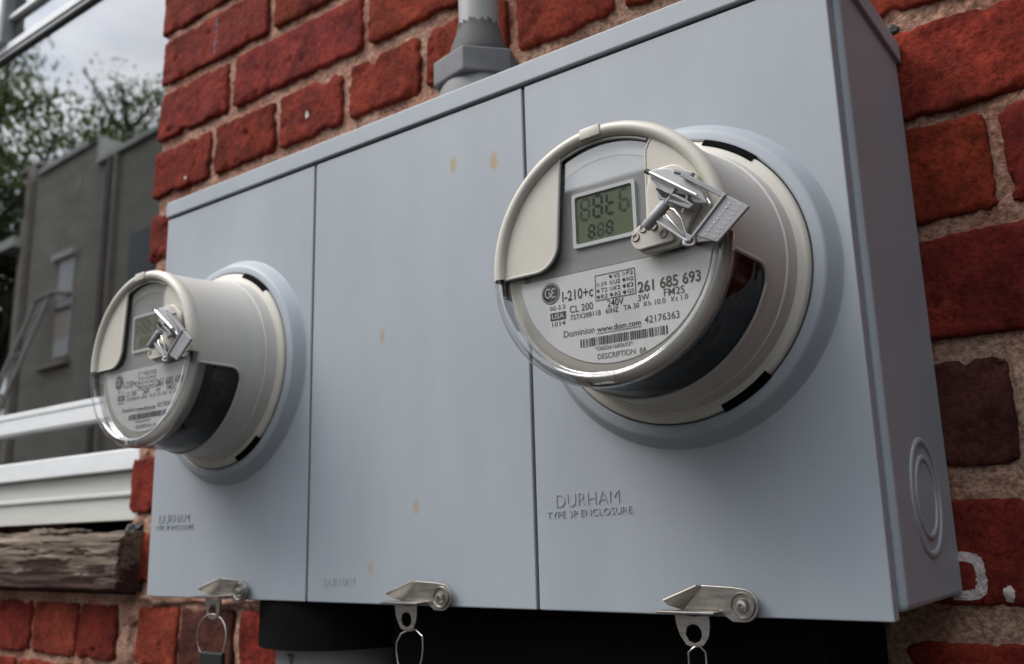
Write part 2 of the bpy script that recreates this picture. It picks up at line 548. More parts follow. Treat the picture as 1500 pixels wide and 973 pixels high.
def prism_bm(pts, y0, y1, bev=0.0, bm=None):
    """outline pts (x, z) between two y planes"""
    bm = bm or bmesh.new()
    a = [bm.verts.new((x, y0, z)) for x, z in pts]
    f = bm.faces.new(a)
    r = bmesh.ops.extrude_face_region(bm, geom=[f])
    ev = [v for v in r['geom'] if isinstance(v, bmesh.types.BMVert)]
    for v in ev:
        v.co.y = y1
    bmesh.ops.recalc_face_normals(bm, faces=bm.faces)
    if bev > 0:
        top = set(ev) | set(a)
        es = [e for e in bm.edges if e.verts[0] in top and e.verts[1] in top and abs(e.verts[0].co.y - e.verts[1].co.y) < 1e-7]
        bmesh.ops.bevel(bm, geom=es, offset=bev, segments=2, profile=.5, affect='EDGES')
    return bm

def prism(name, pts, y0, y1, m, parent, bev=0.0, angle=18):
    return obj(name, prism_bm(pts, y0, y1, bev), m, parent, angle=angle)

def ring_plate(name, outer, inner, y0, y1, m, parent):
    """flat plate with a hole; outer and inner are outlines with as many points each"""
    n = len(outer)
    vs = [(x, y0, z) for x, z in outer] + [(x, y0, z) for x, z in inner] + [(x, y1, z) for x, z in outer] + [(x, y1, z) for x, z in inner]
    fs = []
    for i in range(n):
        j = (i + 1) % n
        fs += [(i, j, n + j, n + i), (2 * n + i, 3 * n + i, 3 * n + j, 2 * n + j), (i, 2 * n + i, 2 * n + j, j), (n + i, n + j, 3 * n + j, 3 * n + i)]
    return obj(name, fix_normals(pyd(vs, fs)), m, parent, angle=40)

def round_poly(pts, rad, seg=6):
    """round each corner of a polygon; rad is one radius or a list"""
    n = len(pts)
    out = []
    for i in range(n):
        r = rad[i] if isinstance(rad, (list, tuple)) else rad
        p, a, b = Vector(pts[i]), Vector(pts[i - 1]), Vector(pts[(i + 1) % n])
        if r <= 0:
            out.append(tuple(p)); continue
        da, db = (a - p), (b - p)
        r = min(r, da.length * .49, db.length * .49)
        p1, p2 = p + da.normalized() * r, p + db.normalized() * r
        for k in range(seg + 1):
            t = k / seg
            q = p1 * (1 - t) ** 2 + p * 2 * t * (1 - t) + p2 * t * t
            out.append((q.x, q.y))
    return out

_txt = {}
def text_mesh(s, width=None, height=None, bold=0.0, extrude=0.0):
    """lettering as a mesh in the x-z plane, lower left corner at the origin, scaled to width and cap height"""
    cu = bpy.data.curves.new('text', 'FONT')
    cu.body = s
    cu.size = 1.0
    cu.resolution_u = 3
    cu.offset = bold
    cu.extrude = extrude
    cu.fill_mode = 'BOTH'
    o = bpy.data.objects.new('text', cu)
    COL.objects.link(o)
    dg = bpy.context.evaluated_depsgraph_get()
    me = bpy.data.meshes.new_from_object(o.evaluated_get(dg))
    bpy.data.objects.remove(o)
    xs = [v.co.x for v in me.vertices]; ys = [v.co.y for v in me.vertices]
    x0, x1, y0, y1 = min(xs), max(xs), min(ys), max(ys)
    sx = width / (x1 - x0) if width else (height / (y1 - y0))
    sz = height / (y1 - y0) if height else sx
    vs = [((v.co.x - x0) * sx, -v.co.z, (v.co.y - y0) * sz) for v in me.vertices]
    fs = [tuple(p.vertices) for p in me.polygons]
    bpy.data.meshes.remove(me)
    return vs, fs

class Acc:
    def __init__(s):
        s.v, s.f = [], []
    def add(s, vf, off=(0, 0, 0), fn=None):
        v, f = vf
        b = len(s.v)
        for p in v:
            q = (p[0] + off[0], p[1] + off[1], p[2] + off[2])
            s.v.append(fn(q) if fn else q)
        s.f += [tuple(i + b for i in q) for q in f]
    def poly(s, pts, y):
        b = len(s.v)
        s.v += [(x, y, z) for x, z in pts]
        s.f.append(tuple(range(b, b + len(pts))))
    def quad(s, x0, x1, z0, z1, y):
        s.poly([(x0, z0), (x1, z0), (x1, z1), (x0, z1)], y)
    def build(s, name, m, parent, fix=False):
        me = pyd(s.v, s.f)
        if fix: fix_normals(me)
        return obj(name, me, m, parent)

def circ(cx, cz, r, n=20, a0=0.0, a1=360.0):
    full = abs(a1 - a0 - 360) < 1e-6
    k = n if full else n + 1
    return [(cx + r * math.cos(R(a0 + (a1 - a0) * i / n)), cz + r * math.sin(R(a0 + (a1 - a0) * i / n))) for i in range(k)]

def fbm(x, y, z, o=4):
    return noise.fractal((x, y, z), 1.0, 2.0, o)

# ================================================================== ground
GZ = -1.5
gm = obj('ground', pyd([(-250, -250, GZ), (250, -250, GZ), (250, 250, GZ), (-250, 250, GZ)], [(0, 1, 2, 3)]), 'asphalt')
tag(gm, kind='structure')
pv = box('pavement', -30, 30, -1.5, -.02, GZ - .1, GZ + .12, 'paving', bev=.01)
tag(pv, kind='structure')

# ================================================================== brick wall
W, H, D, LID = .66, .3818, .1478, .0176
wall = thing('brick_wall', 'old red brick wall with sandy mortar joints behind the grey meter box', 'wall', (0, 0, GZ))
BASE = (0, 0, -GZ)            # children keep scene coordinates: shift by the wall's own origin

def put(o):
    o.location = BASE
    return o

WIN_L, WIN_R, WIN_B, WIN_T = -.905, -.272, -.014, 1.45

def mortar_y(x, z):
    return .0034 + .0020 * fbm(x * 28, 3.1, z * 28) + .0016 * fbm(x * 140, 9.2, z * 140, 3)

def mortar_sheet(bm_acc, x0, x1, z0, z1, step):
    nx, nzz = max(1, round((x1 - x0) / step)), max(1, round((z1 - z0) / step))
    b = len(bm_acc.v)
    for j in range(nzz + 1):
        for i in range(nx + 1):
            x, z = x0 + (x1 - x0) * i / nx, z0 + (z1 - z0) * j / nzz
            bm_acc.v.append((x, mortar_y(x, z), z))
    for j in range(nzz):
        for i in range(nx):
            k = b + j * (nx + 1) + i
            bm_acc.f.append((k, k + 1, k + nx + 2, k + nx + 1))

ma = Acc()
mortar_sheet(ma, -.264, .36, .40, .82, .0030)
mortar_sheet(ma, -.264, -.2, -.014, .40, .004)
mortar_sheet(ma, .56, .84, -.13, .46, .0030)
mortar_sheet(ma, -.80, .06, -.20, -.014, .0032)
mortar_sheet(ma, .06, .56, -.20, .46, .012)
mortar_sheet(ma, -.2, .06, -.014, .40, .012)
mortar_sheet(ma, .36, .84, .46, .82, .006)
mo = put(ma.build('mortar', 'mortar', wall))
for p in mo.data.polygons:
    p.use_smooth = True
# the rest of the wall, outside the picture
mb = Acc()
for (x0, x1, z0, z1) in ((.84, 3.2, -1.5, 2.6), (-.264, .84, .82, 2.6), (-.264, .84, -1.5, -.20), (.06, .84, -.2, -.13),
                          (-3.2, -.80, -1.5, -.014), (-.80, -.264, -1.5, -.20), (-3.2, -.91, -.014, 2.6), (-.91, -.264, WIN_T, 2.6)):
    mb.quad(x0, x1, z0, z1, .004)
# jambs of the window opening
for xx in (-.264, -.912):
    b = len(mb.v)
    mb.v += [(xx, .004, WIN_B), (xx, .25, WIN_B), (xx, .25, WIN_T), (xx, .004, WIN_T)]
    mb.f.append((b, b + 1, b + 2, b + 3))
b = len(mb.v)
mb.v += [(-.912, .004, WIN_T), (-.264, .004, WIN_T), (-.264, .25, WIN_T), (-.912, .25, WIN_T)]
mb.f.append((b, b + 1, b + 2, b + 3))
put(mb.build('mortar', 'mortar', wall))

def brick_verts(x0, x1, z0, z1, seed, depth=.02, proud=.0020, fine=True, skew=0.0, notch=1.0):
    rnd = random.Random(seed)
    cx, cz, a, b = (x0 + x1) / 2, (z0 + z1) / 2, (x1 - x0) / 2, (z1 - z0) / 2
    stp = .0034 if fine else .02
    def axis(h):
        e = [0, .0008, .0022, .0045, .008]
        n = max(2, round((2 * h - .016) / stp))
        mid = [.008 + (2 * h - .016) * k / n for k in range(1, n)]
        return [v - h for v in e + mid] + [h - v for v in reversed(e)]
    U, V = axis(a), axis(b)
    so = seed * 3.17
    tilt = rnd.uniform(-.012, .012)
    tx, tz = rnd.uniform(-.010, .010), rnd.uniform(.0, .045)
    rc = rnd.uniform(.003, .007)
    vs = []
    nU, nV = len(U), len(V)
    chips = [(rnd.choice((-1, 1)) * a * rnd.uniform(.3, 1), rnd.choice((-1, 1)) * b, rnd.uniform(.004, .011)) for _ in range(3)]
    for j, v in enumerate(V):
        for i, u in enumerate(U):
            # wobbling outline
            wa = 1 + (.0022 + .0016 * fbm(so, v * 60, 1.3) + .0010 * fbm(so, v * 260, 4.3)) / a
            wb = 1 + (.0020 + .0016 * fbm(u * 40, so, 7.7) + .0010 * fbm(u * 240, so, 2.2)) / b
            nt_a = max(0, fbm(so + 31, v * 34, 2.2) - .30) * .016 * notch
            nt_b = max(0, fbm(u * 30, so + 17, 9.1) - .30) * .014 * notch
            x, z = u * (wa - nt_a / a), v * (wb - nt_b / b)
            # rounded corners
            ax, azz = abs(x) - (a - rc), abs(z) - (b - rc)
            if ax > 0 and azz > 0:
                d = math.hypot(ax, azz)
                if d > 1e-9:
                    m_ = max(ax, azz) / d
                    x = math.copysign(a - rc + ax * m_, x); z = math.copysign(b - rc + azz * m_, z)
            d = min(a - abs(u), b - abs(v))
            edge = .0026 * math.exp(-d / .0011)
            y = -proud + edge + tx * u + tz * v
            y += .0011 * fbm(x * 18 + so, 2.0, z * 18) + .0008 * fbm(x * 130, so, z * 130, 3)
            pit = fbm(x * 60 + so * 2, 5.0, z * 60, 3)
            if pit > .55:
                y += (pit - .55) * .012
            for (qx, qz, qr) in chips:
                dq = math.hypot(u - qx, v - qz)
                if dq < qr:
                    y += .005 * (1 - dq / qr)
            crk = abs(fbm(x * 14 + so, 11.0, z * 30 + so, 3))
            if crk < .02:
                y += .0018 * (1 - crk / .02)
            X = cx + x * math.cos(tilt) - z * math.sin(tilt) + skew * z
            Z = cz + x * math.sin(tilt) + z * math.cos(tilt)
            vs.append((X, y, Z))
    fs = []
    for j in range(nV - 1):
        for i in range(nU - 1):
            k = j * nU + i
            fs.append((k, k + 1, k + nU + 1, k + nU))
    # sides going back into the bed
    loop = [i for i in range(nU)] + [j * nU + nU - 1 for j in range(1, nV)] + [(nV - 1) * nU + i for i in range(nU - 2, -1, -1)] + [j * nU for j in range(nV - 2, 0, -1)]
    b0 = len(vs)
    for k in loop:
        q = vs[k]
        vs.append((q[0], depth, q[2]))
    n = len(loop)
    for q in range(n):
        q2 = (q + 1) % n
        fs.append((loop[q2], loop[q], b0 + q, b0 + q2))
    return vs, fs

def brick_col(rnd, kind=None):
    if kind == 'burnt':
        return (.085, .029, .021, 1)
    if kind == 'bright':
        return (.25, .046, .025, 1)
    h = rnd.uniform(-1, 1); v = rnd.uniform(.82, 1.15)
    return ((.205 + .02 * h) * v, (.030 + .006 * h) * v, (.0155 + .003 * rnd.uniform(-1, 1)) * v, 1)

ROWS = [
    # z0, z1, [(x0, x1, visible, kind)]
    (.737, .802, [(-.270, -.046, 1, 0), (-.030, .190, 1, 0), (.206, .42, 0, 0), (.436, .655, 0, 0), (.670, .888, 0, 0)]),
    (.658, .722, [(-.267, -.047, 1, 0), (-.029, .190, 1, 0), (.206, .42, 0, 0), (.436, .655, 0, 0), (.670, .888, 0, 0)]),
    (.577, .643, [(-.268, -.123, 1, 0), (-.105, .119, 1, 0), (.134, .319, 1, 0), (.336, .54, 0, 0), (.556, .77, 0, 0)]),
    (.497, .558, [(-.273, -.153, 1, 0), (-.139, -.028, 1, 0), (-.014, .088, 1, 0), (.105, .204, 1, 0), (.219, .318, 1, 0), (.334, .436, 1, 0), (.452, .552, 1, 0), (.568, .668, 0, 0), (.684, .784, 0, 0)]),
    (.408, .470, [(-.273, -.160, 1, 0), (-.145, .07, 0, 0), (.085, .30, 0, 0), (.316, .53, 0, 0), (.57, .79, 1, 0)]),
    (.326, .390, [(-.270, -.05, 1, 0), (-.035, .18, 0, 0), (.195, .41, 0, 0), (.425, .53, 0, 0), (.546, .765, 1, 0)]),
    (.250, .315, [(-.274, -.160, 1, 0), (-.145, .07, 0, 0), (.085, .30, 0, 0), (.316, .53, 0, 0), (.545, .711, 1, 0), (.7235, .85, 1, 0)]),
    (.168, .234, [(-.268, -.05, 1, 0), (-.035, .18, 0, 0), (.195, .41, 0, 0), (.425, .53, 0, 0), (.546, .757, 1, 0)]),
    (.085, .150, [(-.281, -.160, 1, 0), (-.145, .07, 0, 0), (.085, .30, 0, 0), (.316, .53, 0, 0), (.545, .7045, 1, 'burnt'), (.730, .85, 1, 0)]),
    (.000, .060, [(-.252, -.05, 1, 0), (-.035, .18, 0, 0), (.195, .41, 0, 0), (.425, .53, 0, 0), (.546, .757, 1, 0)]),
    (-.091, -.028, [(-.718, -.613, 1, 0), (-.600, -.512, 1, 0), (-.498, -.392, 1, 'bright'), (-.381, -.300, 1, 0), (-.250, -.173, 1, 'bright'), (-.163, -.070, 1, 'burnt'), (-.054, .05, 1, 0), (.065, .17, 0, 0), (.185, .29, 0, 0), (.305, .41, 0, 0), (.425, .61, 1, 0), (.626, .84, 1, 0)]),
    (-.168, -.104, [(-.75, -.545, 1, 0), (-.530, -.43, 1, 0), (-.415, -.295, 1, 0), (-.275, -.06, 1, 0), (-.045, .17, 0, 0), (.185, .40, 0, 0), (.415, .63, 0, 0), (.645, .86, 0, 0)]),
]
field = Acc()
def low_brick(x0, x1, z0, z1, depth=.03, d0=.0):
    b = len(field.v)
    e = .004
    j = random.uniform(-.0015, .0015)
    for (q, y) in ((0, depth), (0, .003), (e, -.002 + j)):
        field.v += [(x0 + q, y, z0 + q), (x1 - q, y, z0 + q), (x1 - q, y, z1 - q), (x0 + q, y, z1 - q)]
    for k in (0, 4):
        for i in range(4):
            i2 = (i + 1) % 4
            field.f.append((b + k + i, b + k + i2, b + k + 4 + i2, b + k + 4 + i))
    field.f.append((b + 8, b + 9, b + 10, b + 11))

BR = {}
rnd = random.Random(11)
seed = 1
for ri, (z0, z1, lst) in enumerate(ROWS):
    for (x0, x1, vis, kind) in lst:
        seed += 1
        if vis:
            jamb = abs(x0 - WIN_R) < .025
            vf = brick_verts(x0, x1, z0, z1, seed, depth=.10 if jamb else .02, notch=.25 if kind == 'burnt' else .8)
            o = put(obj('brick', pyd(*vf), 'brick', wall, angle=50))
            o.color = brick_col(rnd, kind)
            BR[(ri, round(x0, 3))] = o
        else:
            low_brick(x0, x1, z0, z1)
    lo, hi = lst[0][0], lst[-1][1]
    x = hi + .015
    while x < 3.1:
        low_brick(x, x + .205, z0, z1); x += .220
    if z1 < 0:
        x = lo - .015
        while x > -3.0:
            low_brick(x - .205, x, z0, z1); x -= .220
    else:
        x = WIN_L
        while x > -3.0:
            low_brick(x - (.205 if ri % 2 or x < WIN_L else .1), x, z0, z1, depth=.1 if x == WIN_L else .03); x -= .220 if ri % 2 or x < WIN_L else .115
z = .817
k = 0
while z < 2.5:
    x = -3.0 - (k % 2) * .11
    while x < 3.1:
        x1 = x + .205
        if z > WIN_T or x1 < WIN_L - .01 or x > WIN_R + .01:
            low_brick(x, x1, z, z + .064)
        elif x < WIN_L - .06:
            low_brick(x, WIN_L, z, z + .064, depth=.1)
        elif x1 > WIN_R + .06:
            low_brick(WIN_R, x1, z, z + .064, depth=.1)
        x += .22
    z += .08; k += 1
z = -.168 - .08
while z > GZ:
    x = -3.0 - (k % 2) * .11
    while x < 3.1:
        low_brick(x, x + .205, z, z + .064)
        x += .22
    z -= .08; k += 1
fo = put(field.build('brick_field', 'brick', wall))
fo.color = (.20, .03, .016, 1)
tag(fo, kind='stuff')

# lumps of mortar and a broken brick edge at the window corner
def lump(name, c, r, m, seed, parent, sub=3, amp=.35):
    bm = bmesh.new()
    bmesh.ops.create_icosphere(bm, subdivisions=sub, radius=1.0)
    for v in bm.verts:
        n_ = 1 + amp * fbm(v.co.x * 1.6 + seed, v.co.y * 1.6, v.co.z * 1.6) + amp * .5 * fbm(v.co.x * 5 + seed, v.co.y * 5, v.co.z * 5)
        v.co = Vector((c[0] + v.co.x * r[0] * n_, c[1] + v.co.y * r[1] * n_, c[2] + v.co.z * r[2] * n_))
    return put(obj(name, bm, m, parent, smooth=True))
lump('mortar_lump', (-.266, .012, .073), (.012, .014, .011), 'mortar', 3, wall)
lump('mortar_lump', (-.262, .010, .155), (.010, .012, .016), 'mortar', 5, wall)
lump('mortar_lump', (-.272, .008, -.035), (.022, .012, .020), 'mortar', 8, wall)
lump('mortar_lump', (-.275, .006, -.075), (.018, .010, .028), 'mortar', 12, wall)
lump('mortar_lump', (-.200, .004, -.014), (.050, .010, .010), 'mortar', 15, wall, amp=.5)
lump('mortar_lump', (-.060, .003, -.013), (.070, .011, .010), 'mortar', 18, wall, amp=.5)
lump('mortar_lump', (.715, .005, .118), (.010, .009, .030), 'mortar', 21, wall)
lump('mortar_lump', (.662, .003, .395), (.005, .005, .005), 'pvc_dark', 25, wall)

# paint marks on the bricks
def blob(cx, cz, rx, rz, seed, n=26, amp=.25):
    return [(cx + rx * math.cos(2 * PI * i / n) * (1 + amp * fbm(math.cos(2 * PI * i / n) * 2 + seed, math.sin(2 * PI * i / n) * 2, seed)),
             cz + rz * math.sin(2 * PI * i / n) * (1 + amp * fbm(math.cos(2 * PI * i / n) * 2 + seed, 7 + math.sin(2 * PI * i / n) * 2, seed))) for i in range(n)]

from mathutils.bvhtree import BVHTree
def drape(name, acc_v, acc_f, m, lift=.0005):
    """lay a flat outline on the bricks it is painted on"""
    trees = []
    for o in BR.values():
        xs = [v.co.x for v in o.data.vertices]; zs = [v.co.z for v in o.data.vertices]
        trees.append((min(xs), max(xs), min(zs), max(zs), o))
    cache = {}
    vs = []
    for (x, y, z) in acc_v:
        yy = mortar_y(x, z)
        for (a, b, c, d, o) in trees:
            if a <= x <= b and c <= z <= d:
                if o.name not in cache:
                    cache[o.name] = BVHTree.FromPolygons([v.co[:] for v in o.data.vertices], [p.vertices[:] for p in o.data.polygons])
                h = cache[o.name].ray_cast(Vector((x, -.1, z)), Vector((0, 1, 0)))
                if h[0] is not None:
                    yy = min(yy, h[0].y)
        vs.append((x, yy - lift, z))
    return put(obj(name, pyd(vs, acc_f), m, wall, smooth=True))

def grid_shape(test, x0, x1, z0, z1, n):
    vs, fs, idx = [], [], {}
    stp = (x1 - x0) / n
    m_ = round((z1 - z0) / stp)
    def vid(i, j):
        if (i, j) not in idx:
            idx[(i, j)] = len(vs)
            vs.append((x0 + i * stp, 0, z0 + j * stp))
        return idx[(i, j)]
    for i in range(n):
        for j in range(m_):
            if test(x0 + (i + .5) * stp, z0 + (j + .5) * stp):
                fs.append((vid(i, j), vid(i + 1, j), vid(i + 1, j + 1), vid(i, j + 1)))
    return vs, fs

def letter_D(x, z):
    w = .0008 * fbm(x * 400, 1, z * 400)
    if fbm(x * 900, 4, z * 900, 2) > .48: return False
    x0, z0, h, wd = .6575, .0005, .0295, .0205
    u, v = (x - x0), (z - z0)
    u += w
    # bowl of a hand painted capital D
    r = h / 2
    def inside(u, v, s):
        if u < s or v < s or v > h - s: return False
        e = ((u - .006) / (wd - .006 - s)) if u > .006 else 0
        return abs(e) ** 2.6 + abs((v - r) / (r - s)) ** 4.5 <= 1.0 if u > .006 else True
    return inside(u, v, 0) and not inside(u, v, .0058)
dv, df = grid_shape(letter_D, .652, .682, -.002, .033, 70)
drape('painted_letter', dv, df, 'white_paint')
sv, sf = grid_shape(lambda x, z: ((x - .6895) / .0032) ** 2 + ((z - .0045) / .0050) ** 2 < 1 + .5 * fbm(x * 500, 2, z * 500), .683, .696, -.003, .012, 34)
drape('painted_full_stop', sv, sf, 'white_paint')
sv, sf = grid_shape(lambda x, z: ((x - .0345) / .0026) ** 2 + ((z - .522) / .0048) ** 2 < 1 + .4 * fbm(x * 500, 2, z * 500), .029, .040, .514, .530, 30)
drape('paint_fleck', sv, sf, 'white_paint')
sv, sf = grid_shape(lambda x, z: ((x + .198) / .003) ** 2 + ((z - .506) / .002) ** 2 < 1 + .4 * fbm(x * 500, 2, z * 500), -.203, -.193, .502, .510, 26)
drape('paint_fleck', sv, sf, 'white_paint')
sv, sf = grid_shape(lambda x, z: abs(x + .1485 - .0015 * fbm(1, z * 60, 2)) < .0016 and fbm(3, z * 190, x * 90) > -.12, -.156, -.140, .664, .716, 32)
drape('paint_fleck', sv, sf, 'blue_paint')

# ================================================================== meter box
mbx = thing('meter_box', 'grey painted steel double meter enclosure mounted on the brick wall', 'meter box', (W / 2, -D / 2, 0))
OFF = Vector((-W / 2, D / 2, 0))
def pb(o):
    o.location = OFF
    return o
# body: shallow tray behind the covers
bd = bmesh.new()
bm_box(bd, .002, W + .004, -D + .011, -.001, .004, H - .006, .0035, 3)
pb(obj('cabinet_body', bd, 'paint', mbx))
bd = bmesh.new()
bm_box(bd, .004, W - .004, -D + .004, -D + .012, .006, H - .010, 0)
pb(obj('inner_lip', bd, 'dark_gap', mbx))
# lid: folded cap with a front and side skirt
lid = prism_bm([(-.0015, 0), (W + .0065, 0), (W + .0065, LID), (-.0015, LID)], 0, 1)
lid.free()
bd = bmesh.new()
bm_box(bd, -.0015, W + .0068, -D - .0018, -.0015, H - LID + .0022, H, .0009, 2)
pb(obj('lid', bd, 'paint', mbx))

seams = [0.0, .3325 * W, .6687 * W, W]
hole_c = {0: (.1125, .1960), 2: (.5532, .1953)}
HOLE = .0872
covers = []
for k in range(3):
    x0, x1 = seams[k] + (.0011 if k else 0), seams[k + 1] - (.0011 if k < 2 else 0)
    z0, z1 = 0.0, H - LID - .0004
    bm = bmesh.new()
    fl = .0095 if k != 1 else .008
    bm_box(bm, x0, x1, -D, -D + fl, z0, z1, .0010, 3)
    cv = pb(obj('cover_panel', bm, 'paint_mid' if k == 1 else 'paint', mbx))
    covers.append(cv)

def emboss(lines, parent, m='paint', d=.0007):
    """raised stamped lettering on the panel: outlines of thin strokes"""
    a = Acc()
    for (s, x, z, w, h, sl) in lines:
        vs, fs = text_mesh(s, w, h, bold=-.030, extrude=.02)
        vs = [(vx, (-d if vy < 0 else .0006), vz) for vx, vy, vz in vs]
        a.add((vs, fs), (x, -D, z), fn=lambda q, x=x, sl=sl: (q[0], q[1], q[2] + (q[0] - x) * sl))
    o = a.build('stamped_lettering', m, parent)
    return o
M['stamp'] = mat('stamped_grey_enamel', (.31, .33, .355), .5, var=.25, vscale=300)
emboss([('DURHAM', .4585, .0640, .0465, .0078, .03), ('TYPE 3P ENCLOSURE', .4510, .0570, .0625, .0040, .03)], covers[2], 'paint', .0005)
emboss([('DURHAM', .0145, .0650, .0465, .0078, .0), ('TYPE 3P ENCLOSURE', .0095, .0590, .0585, .0040, .0)], covers[0], 'paint', .0005)
emboss([('DURHAM', .2400, .0118, .0340, .0060, .03)], covers[1], 'paint_mid', .0003)

# raised collars round the meters, belonging to the covers
for k, (cx, cz) in hole_c.items():
    prof = [(.1018, -.0006), (.1006, .0003), (.0996, .0014), (.0952, .0086), (.0943, .0096), (.0930, .0101), (.0885, .0104), (.0874, .0098), (.0872, .0020), (.060, .0020)]
    o = lathe('meter_collar', prof, 'paint', covers[k], seg=128, angle=28)
    o.location = (cx, -D, cz)
    # slots between collar and meter
    for a0, a1 in ((46, 70), (-70, -48), (160, 190)):
        s = lathe('ring_slot', [(.0838, .0136), (.0846, .0138), (.0880, .0116), (.0880, .0104), (.0838, .0104)], 'dark_gap', covers[k], a0, a1, 16)
        s.location = (cx, -D, cz)

# knockout rings on the right side
kc = Vector((W + .004, -.069, .063))
for r, t in ((.0325, .0016), (.0225, .0014)):
    bm = bmesh.new()
    n = 64
    vs, fs = [], []
    for i in range(n):
        a = 2 * PI * i / n
        for q in range(8):
            b_ = 2 * PI * q / 8
            rr = r + math.cos(b_) * t * 1.5
            vs.append((kc.x + math.sin(b_) * t * .8, kc.y + rr * math.cos(a), kc.z + rr * math.sin(a)))
    for i in range(n):
        for q in range(8):
            fs.append((i * 8 + q, i * 8 + (q + 1) % 8, ((i + 1) % n) * 8 + (q + 1) % 8, ((i + 1) % n) * 8 + q))
    bm.free()
    pb(obj('knockout_ring', fix_normals(pyd(vs, fs)), 'paint', mbx, smooth=True))

# latches
def latch(cx, n):
    """screwed steel hasp at the foot of a cover; cx = x of its screw"""
    y = -D - .0045
    out = [(-.046, .0045), (-.026, .0045), (-.024, .0040), (-.0125, .0040)]
    pts = [(-.0365, -.0028), (-.0140, -.0028), (-.0122, -.0050), (-.0065, -.0088)] + circ(0, 0, .0090, 16, -95, 88) + [(-.006, .0098), (-.0240, .0106)]
    pts = [(x, z + .0068) for x, z in pts]
    lt = prism('latch', pts, y, y - .0016, 'steel', mbx, bev=.0004)
    lt.location = OFF + Vector((cx, 0, 0))
    # folded-out fin at the left
    fin = Acc()
    y1 = y - .0008
    fin.v += [(-.0240, y1, .0172), (-.0365, y1, .0042), (-.0425, y - .0075, .0070), (-.0440, y - .0105, .0098), (-.0265, y - .0035, .0176)]
    fin.f += [(0, 1, 2, 3, 4)]
    f = fin.build('latch_fin', 'steel', lt)
    sol = f.modifiers.new('thickness', 'SOLIDIFY'); sol.thickness = .0012
    # shelf
    bm = bmesh.new()
    bm_box(bm, -.0480, -.0125, y - .0125, y - .0004, .0022, .0038, .0006, 2)
    obj('latch_shelf', bm, 'steel', lt, angle=40)
    # screw
    sc = lathe('screw', [(.0, .0012), (.0012, .0012), (.0013, .0034), (.0030, .0030), (.0036, .0014), (.0040, .0006), (.0058, .0006), (.0064, .0018), (.0070, .0018), (.0074, .0004)], 'steel', lt, seg=32)
    sc.location = (0, y - .0014, .0068)
    # sealing eye hanging under the shelf
    outer = [(-.0110, .0035), (-.0060, .0035), (0, .0030), (.0060, .0035), (.0098, .0035), (.0098, -.0020), (.0088, -.0075), (.0055, -.0120), (0, -.0135), (-.0050, -.0120), (-.0085, -.0070), (-.0105, -.0010)]
    outer = [(q[0], q[1]) for q in outer]
    # radial matching hole
    inn = []
    for (x, z) in outer:
        a = math.atan2(z + .0060, x)
        inn.append((.0050 * math.cos(a), -.0060 + .0052 * math.sin(a)))
    eye = ring_plate('seal_eye', [(x - .0278, z - .0025) for x, z in outer], [(x - .0278, z - .0025) for x, z in inn], -D - .0112, -D - .0098, 'steel', lt)
    return lt
latches = [latch(.1440, 0), latch(.3645, 1), latch(.5825, 2)]

# ------------------------------------------------------------ seals hanging from the latches
def hang(cx):
    return Vector((cx - .0278, -D - .0105, -.0085))
# left: wire ring with a black tag
e = hang(.1440)
t = thing('wire_seal', 'wire ring seal with a black tag hanging below the left latch', 'seal', (e.x, e.y, e.z), 'seals hanging under the box')
ring = [(.0195 * math.cos(R(a)) - .001, .001 * math.sin(R(a * 2)), -.0225 + .0195 * math.sin(R(a))) for a in range(0, 360, 10)]
tube('wire_loop', ring, .0006, 'wire', t, 8, closed=True)
box('tag', -.0140, .0165, -.0022, .0022, -.0700, -.0330, 'black', t, bev=.0012)
# middle: narrow wire loop with a pale tag
e = hang(.3645)
t = thing('wire_seal', 'narrow wire loop seal with a pale grey tag hanging below the middle latch', 'seal', (e.x, e.y, e.z), 'seals hanging under the box')
loop = [(-.0005, 0, -.0075), (-.0055, 0, -.0095), (-.0095, 0, -.0150), (-.0100, 0, -.0210), (-.0085, .0, -.0285), (-.0070, 0, -.0320)]
tube('wire_loop', loop, .00065, 'wire', t, 8)
tube('wire_loop', [(.0130 + .0015, 0, -.0105), (.0150, 0, -.0180), (.0140, 0, -.0250), (.0110, 0, -.0320)], .00065, 'wire', t, 8)
tube('wire_loop', [(-.0005, 0, -.0075), (.0065, .002, -.0065), (.0145, 0, -.0105)], .00065, 'wire', t, 8)
box('tag', -.0130, .0140, -.0016, .0016, -.0520, -.0305, 'seal_light', t, bev=.0010)
# right: two wire strands going down
e = hang(.5825)
t = thing('wire_seal', 'two thin seal wires hanging below the right latch', 'seal', (e.x, e.y, e.z), 'seals hanging under the box')
tube('wire_strand', [(.0015, .0010, -.0060), (-.0010, -.0014, -.0078), (-.0038, -.001, -.0100), (-.0044, 0, -.0150), (-.0040, 0, -.0420)], .0006, 'wire', t, 8)
tube('wire_strand', [(.0015, .0010, -.0060), (.0046, .003, -.0100), (.0048, .003, -.0200), (.0044, .002, -.0420)], .0006, 'wire', t, 8)
box('tag', -.0110, .0110, -.0016, .0016, -.0640, -.0400, 'seal_light', t, bev=.0010)

